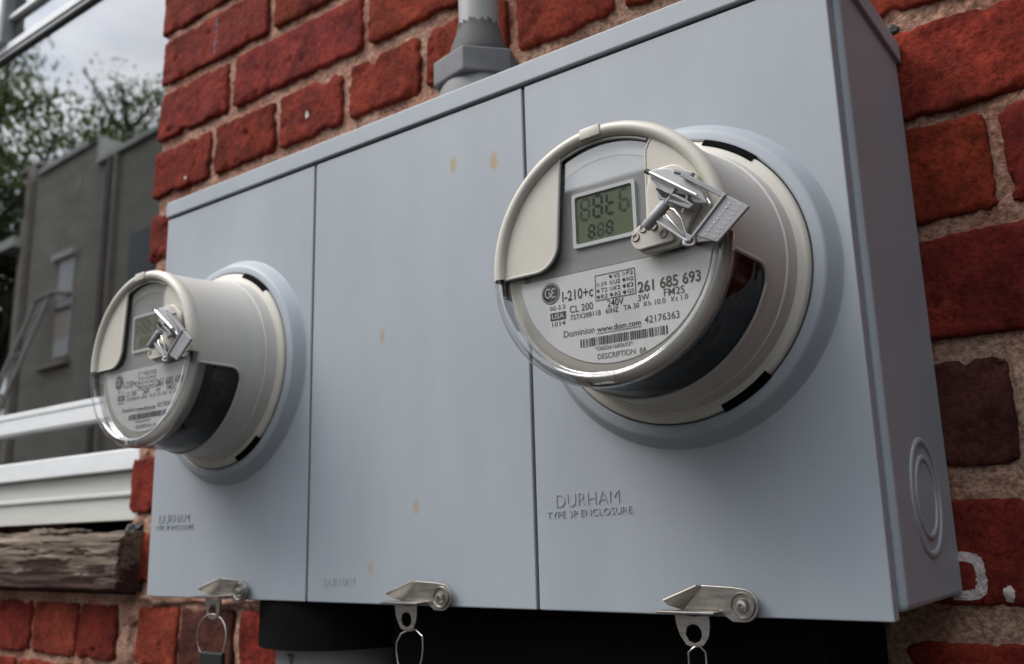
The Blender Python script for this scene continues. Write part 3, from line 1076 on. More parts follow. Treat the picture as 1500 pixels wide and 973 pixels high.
# ================================================================== electric meters
SEG7 = {'8': 'abcdefg', 't': 'defg', '3': 'abcdg', '6': 'acdefg', '0': 'abcdef'}
def digit(acc, ch, cx, cz, w, h, y, th):
    sl = .06
    x0, x1, z0, z1, zm = cx - w / 2, cx + w / 2, cz - h / 2, cz + h / 2, cz
    g = th * .35
    def hbar(z):
        return [(x0 + g, z), (x0 + g + th / 2, z + th / 2), (x1 - g - th / 2, z + th / 2), (x1 - g, z), (x1 - g - th / 2, z - th / 2), (x0 + g + th / 2, z - th / 2)]
    def vbar(x, a, b):
        return [(x, a + g), (x + th / 2, a + g + th / 2), (x + th / 2, b - g - th / 2), (x, b - g), (x - th / 2, b - g - th / 2), (x - th / 2, a + g + th / 2)]
    P = dict(a=hbar(z1), g=hbar(zm), d=hbar(z0), b=vbar(x1, zm, z1), c=vbar(x1, z0, zm), f=vbar(x0, zm, z1), e=vbar(x0, z0, zm))
    for s in SEG7[ch]:
        acc.poly([(x + (z - cz) * sl, z) for x, z in P[s]], y)

NPH = .0835       # height of the nameplate above the cover panel
def make_meter(label, cx, cz):
    t = thing('electric_meter', label, 'electric meter', (cx, -D, cz), 'round electric meters on the box')
    # flange
    lathe('base_flange', [(.060, .006), (.0862, .006), (.0866, .0105), (.0860, .0124), (.0845, .0132), (.0800, .0138), (.0785, .0145), (.070, .0145)], 'cream', t, seg=128, angle=50)
    # housing with the opening for the clear lower window
    A0, A1, HW = -171.0, -9.0, .0430
    prof = [(.0800, .0135), (.0790, .0175), (.0782, .0230), (.0770, .0233), (.0762, .0300), (.0752, .0360), (.0745, .0430), (.0735, .0560), (.0728, .0700), (.0722, .0835)]
    hs = []
    for (q0, q1) in zip(prof[:-1], prof[1:]):
        n = max(1, int((q1[1] - q0[1]) / .0009))
        for i in range(n):
            f = i / n
            hs.append((q0[0] + (q1[0] - q0[0]) * f, q0[1] + (q1[1] - q0[1]) * f))
    hs.append(prof[-1])
    NA = 480
    def inwin(a, h):
        a = (a + 180) % 360 - 180
        if not (A0 < a < A1) or h < HW: return False
        # rounded rear corners
        rr = .011
        for edge in (A0, A1):
            da = abs(a - edge) * PI / 180 * .074
            dh = h - HW
            if da < rr and dh < rr and math.hypot(rr - da, rr - dh) > rr: return False
        return True
    vs = []
    for i in range(NA):
        a = 2 * PI * i / NA
        for r, h in hs:
            vs.append((r * math.cos(a), -h, r * math.sin(a)))
    K_ = len(hs)
    fo_, fw = [], []
    for i in range(NA):
        am = 360 * (i + .5) / NA
        for j in range(K_ - 1):
            hm = (hs[j][1] + hs[j + 1][1]) / 2
            q = (i * K_ + j, ((i + 1) % NA) * K_ + j, ((i + 1) % NA) * K_ + j + 1, i * K_ + j + 1)
            (fw if inwin(am, hm) else fo_).append(q)
    def strip(fs):
        used = sorted({i for f in fs for i in f}); mp_ = {u: k for k, u in enumerate(used)}
        return pyd([vs[u] for u in used], [tuple(mp_[i] for i in f) for f in fs])
    obj('housing', strip(fo_), 'housing', t, angle=30)
    obj('clear_side_window', strip(fw), 'clear_side', t, smooth=True)
    # raised lip round the clear window
    def on(a, h, up=.0004):
        r = .0745
        for (q0, q1) in zip(prof[:-1], prof[1:]):
            if q0[1] <= h <= q1[1]:
                f = (h - q0[1]) / max(1e-9, q1[1] - q0[1]); r = q0[0] + (q1[0] - q0[0]) * f
        r += up
        return (r * math.cos(R(a)), -h, r * math.sin(R(a)))
    rr = .011; ra = rr / .074 * 180 / PI
    path = [on(A1, h) for h in [.083 - k * .004 for k in range(8)] if h > HW + rr]
    path += [on(A1 - ra * (1 - math.cos(R(q))), HW + rr * (1 - math.sin(R(q)))) for q in range(0, 91, 9)]
    path += [on(a, HW) for a in range(int(A1 - ra) - 2, int(A0 + ra), -3)]
    path += [on(A0 + ra * (1 - math.sin(R(q))), HW + rr * (1 - math.cos(R(q)))) for q in range(0, 91, 9)]
    path += [on(A0, h) for h in [HW + rr + .003 + k * .004 for k in range(8)] if h < .083]
    tube('window_lip', path, .0011, 'housing', t, 8)
    # dark works inside, with an inner shell and a board
    lathe('inner_shell', [(.0665, .014), (.0665, .062), (.0640, .0625)], 'core', t, seg=64)
    lathe('inner_ring', [(.0700, .0740), (.0700, .0780), (.0672, .0815), (.0630, NPH - .0006), (.0560, NPH - .0006)], 'inner', t, seg=96, angle=60)
    for (a, h, w_, hh) in ((-16, .060, .010, .012), (-28, .052, .006, .006), (-45, .056, .012, .004), (-60, .060, .008, .006), (-150, .060, .012, .010)):
        q = bmesh.new(); bm_box(q, .0660, .0690, -h - hh / 2, -h + hh / 2, -w_ / 2, w_ / 2, .0006)
        bmesh.ops.rotate(q, verts=q.verts, cent=(0, 0, 0), matrix=Matrix.Rotation(R(-a), 3, 'Y'))
        obj('circuit_part', q, 'core_bit', t)
    # rim: opaque above, clear below
    def rim_prof():
        return [(.0722, .0810), (.0735, .0845), (.0733, .0880), (.0718, .0908), (.0695, .0920), (.0672, .0915), (.0655, .0895), (.0650, .0865), (.0655, .0840)]
    lathe('upper_rim', rim_prof(), 'cream', t, -3, 183, 96, angle=80)
    lathe('lower_rim', rim_prof(), 'clear', t, 183, 357, 96, angle=80)
    for a in (92, -91):
        bm = bmesh.new()
        bm_box(bm, -.0065, .0065, -.0926, -.0895, -.0034, .0030, .0006, 2)
        o = obj('rim_tab', bm, 'cream' if a > 0 else 'clear', t, angle=40)
        o.rotation_euler = (0, R(-(a - 90)), 0)
        o.location = (.0690 * math.cos(R(a)), 0, .0690 * math.sin(R(a)))
    # clear face
    obj('clear_face', pyd([(x, -.0858, z) for x, z in circ(0, 0, .0656, 96)], [tuple(range(96))]), 'clear_face', t)
    # opaque masks on the face
    RF = .0658
    left = circ(0, 0, RF, 40, 112.5, 183) + [(-.0440, -.0034)]
    left += [(-.0440 + .0150 * math.sin(R(q)), -.0034 + .0150 * (1 - math.cos(R(q)))) for q in range(10, 91, 10)]
    prism('face_mask', left, -.0862, -.0880, 'cream', t, bev=.0004)
    tube('mask_edge', [(x, -.0878, z) for x, z in left[40:]] + [(-.0252, -.0878, .0604)], .0011, 'bead', t, 8)
    right = circ(0, 0, RF, 44, -6.5, 60) + [(.0310, .0540), (.0290, .0500), (.0285, .0300), (.0280, .0060), (.0300, -.0020), (.0380, -.0040)]
    prism('face_mask', right, -.0862, -.0880, 'cream', t, bev=.0004)
    tube('mask_edge', [(x, -.0878, z) for x, z in right[44:]], .0007, 'cream', t, 8)
    # top of the display opening
    arcp = [(x, -.0874, z) for x, z in circ(0, 0, .0640, 20, 113, 62)]
    tube('mask_edge', arcp, .0009, 'bead', t, 8)
    # nameplate
    pl = [(x, z) for x, z in circ(.0015, 0, .0600, 60, 186.5, 353.5)]
    np_ = prism('nameplate', pl, -NPH + .0010, -NPH, 'plate', t, bev=.0002)
    a = Acc(); ag = Acc(); aw = Acc()
    Y = -NPH - .00025
    def tx(s, x, z, w, h, acc=a, bold=.004, y=Y):
        acc.add(text_mesh(s, w, h, bold), (x, y, z))
    # emblem: dark disc with a light ring and curled initials
    ec = (-.0374, -.0157)
    a.poly(circ(ec[0], ec[1], .0062, 32), Y)
    ring_o, ring_i = circ(ec[0], ec[1], .0057, 32), circ(ec[0], ec[1], .0053, 32)
    b0 = len(aw.v)
    aw.v += [(x, Y - .0002, z) for x, z in ring_o] + [(x, Y - .0002, z) for x, z in ring_i]
    aw.f += [(b0 + i, b0 + (i + 1) % 32, b0 + 32 + (i + 1) % 32, b0 + 32 + i) for i in range(32)]
    def stroke(pts, w):
        n = len(pts); base = len(aw.v); prev = None
        for i, (x, z) in enumerate(pts):
            dx, dz = pts[min(i + 1, n - 1)][0] - pts[max(i - 1, 0)][0], pts[min(i + 1, n - 1)][1] - pts[max(i - 1, 0)][1]
            l = math.hypot(dx, dz) or 1
            nx_, nz_ = -dz / l * w / 2, dx / l * w / 2
            aw.v += [(x + nx_, Y - .0002, z + nz_), (x - nx_, Y - .0002, z - nz_)]
        aw.f += [(base + 2 * i, base + 2 * i + 1, base + 2 * i + 3, base + 2 * i + 2) for i in range(n - 1)]
    m_ = .001
    g_ = [(ec[0] + (-1.7 + 1.9 * math.cos(R(q))) * m_, ec[1] + (.3 + 2.5 * math.sin(R(q))) * m_) for q in range(45, 325, 14)]
    g_ += [(ec[0] - .2 * m_, ec[1] - .3 * m_), (ec[0] - .5 * m_, ec[1] + .3 * m_), (ec[0] - 1.6 * m_, ec[1] + .2 * m_)]
    stroke(g_, .00075)
    stroke([(ec[0] + (2.1 + 1.25 * math.cos(R(q))) * m_, ec[1] + (1.3 + 1.2 * math.sin(R(q))) * m_) for q in range(35, 275, 14)], .0007)
    stroke([(ec[0] + (2.0 + 1.45 * math.cos(R(q))) * m_, ec[1] + (-1.2 + 1.35 * math.sin(R(q))) * m_) for q in range(90, 330, 14)], .0007)
    tx('I-210+c', -.0298, -.0219, .0200, .0060, bold=.010)
    # option table
    x0, x1, z0, z1 = -.0083, .0166, -.0252, -.0108
    for q in ((x0, x1, z1 - .0004, z1), (x0, x1, z0, z0 + .0004), (x0, x0 + .0004, z0, z1), (x1 - .0004, x1, z0, z1)):
        a.quad(*q, Y)
    rows = [[None, ('V2', 1), ('F2', 0)], [('J2', 0), ('U2', 0), ('N2', 1)], [('T2', 1), ('K2', 0), ('E2', 1)], [('R2', 1), ('A2', 1), ('Q2', 1)]]
    for j, rw in enumerate(rows):
        for i, c in enumerate(rw):
            if not c: continue
            cx_, cz_ = x0 + .0018 + i * .0081, z1 - .0021 - j * .0034
            o_, in_ = circ(cx_, cz_, .00095, 12), circ(cx_, cz_, .00068, 12)
            if c[1]:
                a.poly(o_, Y)
            else:
                b0 = len(a.v)
                a.v += [(x, Y, z) for x, z in o_] + [(x, Y, z) for x, z in in_]
                a.f += [(b0 + q, b0 + (q + 1) % 12, b0 + 12 + (q + 1) % 12, b0 + 12 + q) for q in range(12)]
            tx(c[0], cx_ + .0017, cz_ - .0011, .0040, .0023, ag, .008)
    tx('261 685 693', .0178, -.0252, .0360, .0062, bold=.022)
    tx('3W', .0176, -.0296, .0066, .0034); tx('FM2S', .0326, -.0296, .0118, .0040)
    tx('240V', -.0012, -.0296, .0100, .0040); tx('CL 200', -.0252, -.0290, .0150, .0040)
    tx('727X288118', -.0250, -.0330, .0194, .0028, ag); tx('60HZ', -.0024, -.0330, .0078, .0028, ag)
    tx('TA 30', .0086, -.0330, .0092, .0028, ag); tx('Kh 10.0', .0208, -.0330, .0124, .0028, ag); tx('Kt 1.0', .0366, -.0330, .0094, .0028, ag)
    tx('02-2.2', -.0384, -.0256, .0104, .0024, ag)
    a.quad(-.0382, -.0278, -.0316, -.0272, Y); tx('USA', -.0370, -.0309, .0080, .0030, aw, .02, Y - .0002)
    tx('1014', -.0372, -.0350, .0088, .0026, ag)
    tx('Dominion', -.0298, -.0422, .0200, .0036, ag); tx('www.dom.com', -.0084, -.0424, .0268, .0032, a, .012)
    a.quad(-.0086, .0186, -.0433, -.0430, Y); tx('42176363', .0206, -.0420, .0200, .0038, ag)
    rb = random.Random(5)
    x = -.0192
    while x < .0336:
        w_ = rb.choice((.0004, .0004, .0009, .0011))
        a.quad(x, min(x + w_, .0338), -.0494, -.0448, Y)
        x += w_ + rb.choice((.00035, .0004, .0008))
    tx('*D60261685693*', -.0100, -.0524, .0230, .0024, ag)
    tx('DESCRIPTION  8A', -.0086, -.0572, .0296, .0030, ag)
    a.build('printed_lettering', 'ink', np_); ag.build('small_print', 'ink_soft', np_); aw.build('reversed_print', 'white_ink', np_)
    # display panel
    dp = [(-.0520, -.0062), (.0520, -.0062), (.0520, .030), (.0360, .0520), (.0, .0640), (-.0240, .0590), (-.0400, .048), (-.052, .035)]
    dpo = prism('display_panel', dp, -NPH + .0040, -NPH + .0012, 'panel', t, bev=.0002)
    fr = round_poly([(-.0208, .0068), (.0196, .0068), (.0196, .0385), (-.0208, .0385)], .002)
    fi = [( -.0006 + (x + .0006) * .90, .0228 + (z - .0228) * .87) for x, z in fr]
    ring_plate('display_bezel', fr, fi, -NPH + .0012, -NPH - .0008, 'plate', t)
    lc = obj('display', pyd([(x, -NPH + .0006, z) for x, z in ((-.0190, .0085), (.0180, .0085), (.0180, .0380), (-.0190, .0380))], [(0, 1, 2, 3)]), 'lcd', t)
    dg_, gh = Acc(), Acc()
    yd = -NPH + .0003
    for i, c in enumerate('38t6'):
        digit(gh if i in (0, 3) else dg_, '8' if i < 2 else c, -.0130 + i * .0083, .0288, .0052, .0120, yd, .0015)
    for i, c in enumerate('888'):
        digit(gh if i == 1 else dg_, c, -.0094 + i * .0058, .0150, .0035, .0070, yd, .0010)
    dg_.build('display_digits', 'lcd_ink', lc); gh.build('faint_digits', 'lcd_ghost', lc)
    # optical port: moulded block with a plate of small sockets
    blk = round_poly([(.0215, -.0020), (.0262, -.0078), (.0480, -.0072), (.0540, .0040), (.0600, .0140), (.0600, .0270), (.0480, .0370), (.0350, .0370), (.0300, .0280), (.0300, .0120)], .004)
    op = prism('optical_port', blk, -.0878, -.0922, 'port', t, bev=.0010)
    ppl = round_poly([(.0205, .0005), (.0240, -.0060), (.0465, -.0048), (.0420, .0060), (.0300, .0085), (.0240, .0060)], .003)
    pp = prism('port_plate', ppl, -.0922, -.0950, 'port', op, bev=.0006)
    for (x, z) in ((.0243, .0012), (.0289, .0050), (.0349, .0050), (.0402, -.0003)):
        s_ = lathe('socket', [(.0, .0945), (.0013, .0945), (.0015, .0958), (.0020, .0958), (.0021, .0949)], 'port', op, seg=20)
        s_.location = (x, 0, z)
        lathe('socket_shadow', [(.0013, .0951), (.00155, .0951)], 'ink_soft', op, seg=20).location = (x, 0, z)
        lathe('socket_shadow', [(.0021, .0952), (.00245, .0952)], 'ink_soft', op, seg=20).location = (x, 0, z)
    return t

def make_seal(label, cx, cz):
    t = thing('meter_seal', label, 'seal', (cx, -D - .0925, cz), 'plastic seals on the meter faces')
    def P(x, z, w): return (x, -(w - .0925), z)
    # bright bar with dark end over a moulded lever
    tube('steel_bar', [P(.0372, .0318, .1005), P(.0622, .0132, .1005)], .0012, 'chrome', t, 10)
    tube('bar_end', [P(.0352, .0333, .1005), P(.0374, .0317, .1005)], .00135, 'black', t, 10)
    lev = round_poly([(.0355, .0300), (.0375, .0345), (.0470, .0330), (.0640, .0170), (.0660, .0090), (.0600, .0105), (.0540, .0165), (.0470, .0190), (.0440, .0180), (.0400, .0245)], .0015)
    o = prism('lever', [(x, z) for x, z in lev], -.0005, -.0055, 'seal_light', t, bev=.0008)
    lev2 = round_poly([(.0400, .0235), (.0440, .0170), (.0500, .0175), (.0560, .0130), (.0600, .0090), (.0570, .0075), (.0480, .0130), (.0410, .0165)], .001)
    prism('lever', lev2, -.0020, -.0075, 'seal', t, bev=.0006)
    # pivot barrel and pins
    tube('barrel', [P(.0330, .0030, .1005), P(.0336, .0035, .1005), P(.0452, .0128, .1005), P(.0458, .0133, .1005)], .0029, 'seal', t, 18, rads=[.0024, .0029, .0029, .0024])
    tube('pin', [P(.0440, .0120, .1000), P(.0500, .0205, .0985)], .0009, 'seal', t, 8)
    tube('pin', [P(.0530, .0070, .0980), P(.0575, .0165, .0985)], .0010, 'seal', t, 8)
    # frame arms
    def bar(name, a, b, w, w0, w1, m):
        d = Vector((b[0] - a[0], b[1] - a[1])); d.normalize(); n_ = Vector((-d.y, d.x)) * w / 2
        pts = [(a[0] + n_.x, a[1] + n_.y), (b[0] + n_.x, b[1] + n_.y), (b[0] - n_.x, b[1] - n_.y), (a[0] - n_.x, a[1] - n_.y)]
        return prism(name, pts, -(w0 - .0925), -(w1 - .0925), m, t, bev=.0004)
    bar('frame_arm', (.0395, .0075), (.0578, -.0085), .0030, .0985, .1010, 'seal')
    bar('frame_arm', (.0400, .0048), (.0560, -.0092), .0012, .0990, .1018, 'seal_light')
    bar('frame_arm', (.0550, .0262), (.0772, .0088), .0026, .0985, .1015, 'seal')
    bar('frame_arm', (.0500, .0300), (.0600, .0255), .0018, .0960, .0990, 'seal')
    bar('frame_arm', (.0588, -.0076), (.0772, .0098), .0016, .0990, .1022, 'seal')
    # hook ring
    hk = [P(.0572 + .0030 * math.cos(R(q)), -.0090 + .0028 * math.sin(R(q)), .1015 + .0008 * math.sin(R(q * 2))) for q in range(-200, 30, 14)]
    tube('hook', hk, .0009, 'seal', t, 8)
    # looping wires
    tube('seal_wire', [P(.0460, .0105, .100), P(.0500, .0085, .1015), P(.0535, .0030, .1015), P(.0550, -.0040, .1005), P(.0572, -.0085, .1000)], .0007, 'wire', t, 8)
    tube('seal_wire', [P(.0440, .0085, .100), P(.0475, .0040, .1025), P(.0510, -.0010, .1025), P(.0540, -.0060, .1010)], .0007, 'wire', t, 8)
    tube('steel_bar', [P(.0676, .0102, .1005), P(.0690, .0072, .1005)], .0009, 'chrome', t, 8)
    # tag with worn raised characters
    tg = round_poly([(.0598, -.0070), (.0714, -.0130), (.0886, .0012), (.0774, .0098)], .0009, 4)
    tgo = prism('tag', tg, -.0068, -.0088, 'seal', t, bev=.0005)
    a = Acc()
    o_ = Vector((.0628, -.0072)); ux = Vector((.0168, .0155)); uy = Vector((.0098, -.0056))
    rb = random.Random(3)
    for k in range(8):
        c = o_ + ux * (.06 + .118 * k) + uy * .62
        dx, dy = ux.normalized(), uy.normalized()
        for (s0, s1, q0, q1) in ((-.0002, .0002, -.0012, .0012), (-.0006, .0002, .0008, .0012)):
            a.poly([tuple(c + dx * s + dy * q) for s, q in ((s0, q0), (s1, q0), (s1, q1), (s0, q1))], -.0091)
    for k in range(9):
        c = o_ + ux * (.05 + .1 * k) + uy * .2
        l = rb.uniform(.0003, .0007)
        a.poly([tuple(c + dx * s + dy * q) for s, q in ((-.0005, -l), (.0004, -l), (.0004, l), (-.0005, l))], -.0091)
    a.build('worn_characters', 'seal_light', tgo)
    return t

m1 = make_meter('large near electric meter in clear round cover on the right side of the box', .5532, .1953)
s1 = make_seal('grey plastic seal with tag on the face of the near right meter', .5532, .1953)
m2 = copy_tree(m1)
m2.location = (.1125, -D, .1960)
m2['label'] = 'smaller looking far electric meter on the left side of the box, beside the window'
s2 = copy_tree(s1)
s2.location = (.1125, -D - .0925, .1960)
s2['label'] = 'grey plastic seal with tag on the face of the far left meter'

# ================================================================== conduits
PC = (.344, -.074)
cd = thing('conduit_pipe', 'grey plastic conduit rising from a hex nut on top of the meter box', 'conduit', (PC[0], PC[1], H))
CDZ = .011
def zl(name, prof, m, parent, seg=48, angle=40):
    return lathe(name, prof, m, parent, seg=seg, axis='z', angle=angle)
zl('pipe', [(.0176, .060), (.0176, 1.6), (.016, 1.6)], 'pvc', cd)
# coupling with a ragged smear of cement at its upper edge
n = 160
vs, fs = [], []
prof = [(.0268, .0555), (.0270, .0590), (.0255, .0640), (.0232, .0720), (.0212, .0780), (.0198, .0820)]
for i in range(n):
    a = 2 * PI * i / n
    jag = .006 * fbm(math.cos(a) * 4, math.sin(a) * 4, 2.0) + .004 * fbm(math.cos(a) * 13, math.sin(a) * 13, 5.0)
    for r, h in prof:
        vs.append((r * math.cos(a), r * math.sin(a), h))
    vs.append((.0200, .0, 0)); vs[-1] = (.0186 * math.cos(a), .0186 * math.sin(a), .0875 + jag)
    vs.append((.0175 * math.cos(a), .0175 * math.sin(a), .0880 + jag))
k = len(prof) + 2
for i in range(n):
    for j in range(k - 1):
        fs.append((i * k + j, ((i + 1) % n) * k + j, ((i + 1) % n) * k + j + 1, i * k + j + 1))
obj('coupling', pyd(vs, fs), 'pvc_dark', cd, angle=40).location.z = CDZ
bm = bmesh.new()
hexp = [(.0405 * math.cos(R(q)), .0405 * math.sin(R(q))) for q in range(-12, 348, 60)]
b0 = [bm.verts.new((x, y, .0295)) for x, y in hexp]; b1 = [bm.verts.new((x, y, .0525)) for x, y in hexp]
bm.faces.new(b0); bm.faces.new(b1)
for i in range(6):
    bm.faces.new((b0[i], b0[(i + 1) % 6], b1[(i + 1) % 6], b1[i]))
bmesh.ops.recalc_face_normals(bm, faces=bm.faces)
bmesh.ops.bevel(bm, geom=list(bm.edges), offset=.002, segments=2, profile=.5, affect='EDGES')
obj('hex_nut', bm, 'pvc_mid', cd, angle=20).location.z = CDZ
zl('threaded_neck', [(.0, .052), (.0255, .052), (.0250, .0565), (.0, .0565)], 'pvc_mid', cd).location.z = CDZ
zl('hub', [(.040, .0), (.0400, .018), (.0370, .030), (.033, .041)], 'pvc_mid', cd)

lc = thing('service_conduit', 'thick grey plastic conduit in a black collar under the box', 'conduit', (.185, -.074, 0))
zl('collar', [(.0, .003), (.0715, .003), (.0715, -.0380), (.0590, -.0385)], 'black_and_shade', lc, 72)
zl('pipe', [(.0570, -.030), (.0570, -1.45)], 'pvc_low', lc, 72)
# print running down the pipe
a = Acc()
for s, z in (('PM', -.0425),):
    vs, fs = text_mesh(s, .0200, .0075, .01)
    def wrap(q):
        # text reads downwards: local x -> -z, local z -> around the pipe
        ang = R(264) + (q[2]) / .0572
        return (.0574 * math.cos(ang), .0574 * math.sin(ang), z - q[0])
    a.add((vs, fs), fn=wrap)
a.build('printed_lettering', 'ink', lc)

wt = thing('shade_block', 'black block added below the meter box to stand for deep shade', 'shade block', (.40, -.055, -.05))
bm = bmesh.new(); bm_box(bm, -.135, .215, -.045, .053, -.30, .050, .003)  # invented black block: deep shade under the box built as a dark body
obj('shade_block_body', bm, 'black_and_shade', wt, angle=40)
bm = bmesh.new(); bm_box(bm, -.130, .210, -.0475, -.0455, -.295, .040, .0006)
obj('shade_block_front', bm, 'black_and_shade', wt, angle=40)

# ================================================================== window
wn = thing('window', 'white vinyl window with dark reflecting panes left of the meter box', 'window', (-.59, .02, 0))
WO = Vector((.59, -.02, 0))
def wb(name, x0, x1, y0, y1, z0, z1, m, parent=None, bev=.0015):
    o = box(name, x0, x1, y0, y1, z0, z1, m, parent or wn, bev)
    if parent is None: o.location = WO
    return o
XR = -.266
wb('bottom_rail', WIN_L + .03, XR, .012, .040, .2130, .2440, 'vinyl')
wb('rail_groove', WIN_L + .03, XR, .0110, .0135, .2352, .2360, 'alu', bev=0)
wb('nosing', WIN_L, XR - .002, -.001, .050, .1385, .1655, 'vinyl', bev=.002)
wb('apron_panel', WIN_L, XR, .0100, .030, .0760, .1370, 'vinyl_dirty', bev=.001)
wb('apron_batten', WIN_L, XR, .0062, .0120, .1060, .1120, 'vinyl_dirty', bev=.0015)
pn = wb('lower_pane', WIN_L + .03, XR, .030, .033, .1660, .2135, 'glass', bev=0)
p2 = wb('pane', WIN_L + .03, XR, .028, .031, .2430, .9270, 'glass', bev=0)
p3 = wb('pane', WIN_L + .08, XR, .0275, .0305, .9290, 1.4000, 'glass', bev=0)
# meeting rail: white upper bar, black gasket line, grey lower bar
wb('meeting_rail', WIN_L + .02, XR, .019, .028, .9130, .9275, 'vinyl', bev=.001)
wb('meeting_gasket', WIN_L + .02, XR, .021, .028, .9105, .9130, 'seal_black', bev=0)
wb('meeting_bar', WIN_L + .02, XR, .021, .028, .9040, .9105, 'alu', bev=.001)
wb('glazing_bead', WIN_L + .075, XR, .019, .027, .9760, .9850, 'vinyl', bev=.001)
wb('glazing_bead', WIN_L + .075, XR, .022, .027, .9860, .9895, 'alu', bev=.0005)
wb('upper_stile', -.8985, -.8145, .006, .040, .9290, 1.42, 'vinyl')
wb('upper_stile', -.8145, -.8090, .010, .036, .9290, 1.40, 'alu', bev=.0005)
wb('lower_stile', -.904, -.884, .018, .045, .1655, .9050, 'seal_black')
wb('head', WIN_L, XR, .004, .05, 1.40, WIN_T - .002, 'vinyl')
# dark room behind the panes
room = bmesh.new(); bm_box(room, -1.8, .25, .26, 2.2, -.5, 1.9, 0)
bmesh.ops.reverse_faces(room, faces=room.faces)
rm = obj('room_lining', room, 'room', wn); rm.location = WO
bmx = bmesh.new(); bmx.from_mesh(rm.data)
for f in list(bmx.faces):
    if f.calc_center_median().y < .27: bmesh.ops.delete(bmx, geom=[f], context='FACES')
bmx.to_mesh(rm.data); bmx.free()

# rotten wooden sill
ws = thing('wooden_sill', 'rotting wooden window sill with peeling dark brown paint', 'window sill', (-.60, 0, 0))
def sill_mesh():
    x0, x1, st = -1.02, -.250, 220
    y0, y1, z0, z1 = -.034, .03, -.010, .060
    prof = []
    for k in range(9): prof.append((y0 + .02 + (y1 - y0 - .02) * (1 - k / 8), z0))          # underside back to front
    prof += [(y0 + .006, z0 + .001), (y0 + .002, z0 + .004)]
    for k in range(1, 36): prof.append((y0, z0 + .004 + (z1 - z0 - .010) * k / 36))
    prof += [(y0 + .003, z1 - .003), (y0 + .009, z1)]
    for k in range(1, 16): prof.append((y0 + .009 + (y1 - y0 - .009) * k / 15, z1 + .004 * k / 15))
    K_ = len(prof); vs, fs = [], []
    for i in range(st + 1):
        x = x0 + (x1 - x0) * i / st
        end = max(0, 1 - (x1 - x) / .012)
        for (y, z) in prof:
            g = fbm(x * 7, y * 120, z * 150, 5)
            cr = 1 - min(1, abs(fbm(x * 4.0 + 3, y * 60, z * 62, 3)) / .06)
            front = 1 if z > z0 + .002 else .3
            upper = max(0, (z - .018) / .045)
            dy = (.0022 * g + .0048 * max(0, cr) * (.25 + upper)) * front
            dz = .0016 * fbm(x * 16, 5, y * 60) + (.0045 * fbm(x * 9, 1.5, y * 40) if z > z1 - .004 else 0)
            vs.append((x + end * .004 * fbm(y * 60, z * 60, 3.3), y + dy + end * .002, z + dz))
    for i in range(st):
        for j in range(K_ - 1):
            a_ = i * K_ + j
            fs.append((a_, a_ + 1, a_ + K_ + 1, a_ + K_))
    fs.append(tuple(st * K_ + j for j in range(K_)))
    fs.append(tuple(reversed(range(K_))))
    return pyd(vs, fs)
so_ = obj('sill_board', sill_mesh(), 'wood', ws, angle=45); so_.location = (.60, 0, 0)
rs = random.Random(4)
for (x, z, l, h, w) in ((-.62, .066, .10, .004, .02), (-.47, .067, .07, .006, .018), (-.40, .067, .09, .004, .02), (-.55, .064, .12, .003, .015)):
    bm = bmesh.new()
    bmesh.ops.create_icosphere(bm, subdivisions=3, radius=1)
    for v in bm.verts:
        q = 1 + .5 * fbm(v.co.x * 3 + x * 9, v.co.y * 3, v.co.z * 3)
        v.co = Vector((x + v.co.x * l * .5 * q, -.012 + v.co.y * w * .5 * q, z - .004 + v.co.z * h * q))
    o = obj('splinter', bm, 'wood', ws, smooth=True); o.location = (.60, 0, 0)
# dark rotten stub where the sill meets the wall
bm = bmesh.new()
bmesh.ops.create_icosphere(bm, subdivisions=4, radius=1)
for v in bm.verts:
    q = 1 + .35 * fbm(v.co.x * 2 + 4, v.co.y * 2, v.co.z * 2)
    v.co = Vector((-.266 + v.co.x * .010 * q, .002 + v.co.y * .016 * q, .062 + v.co.z * .010 * q))
o = obj('rotten_end', bm, 'black', ws, smooth=True); o.location = (.60, 0, 0)

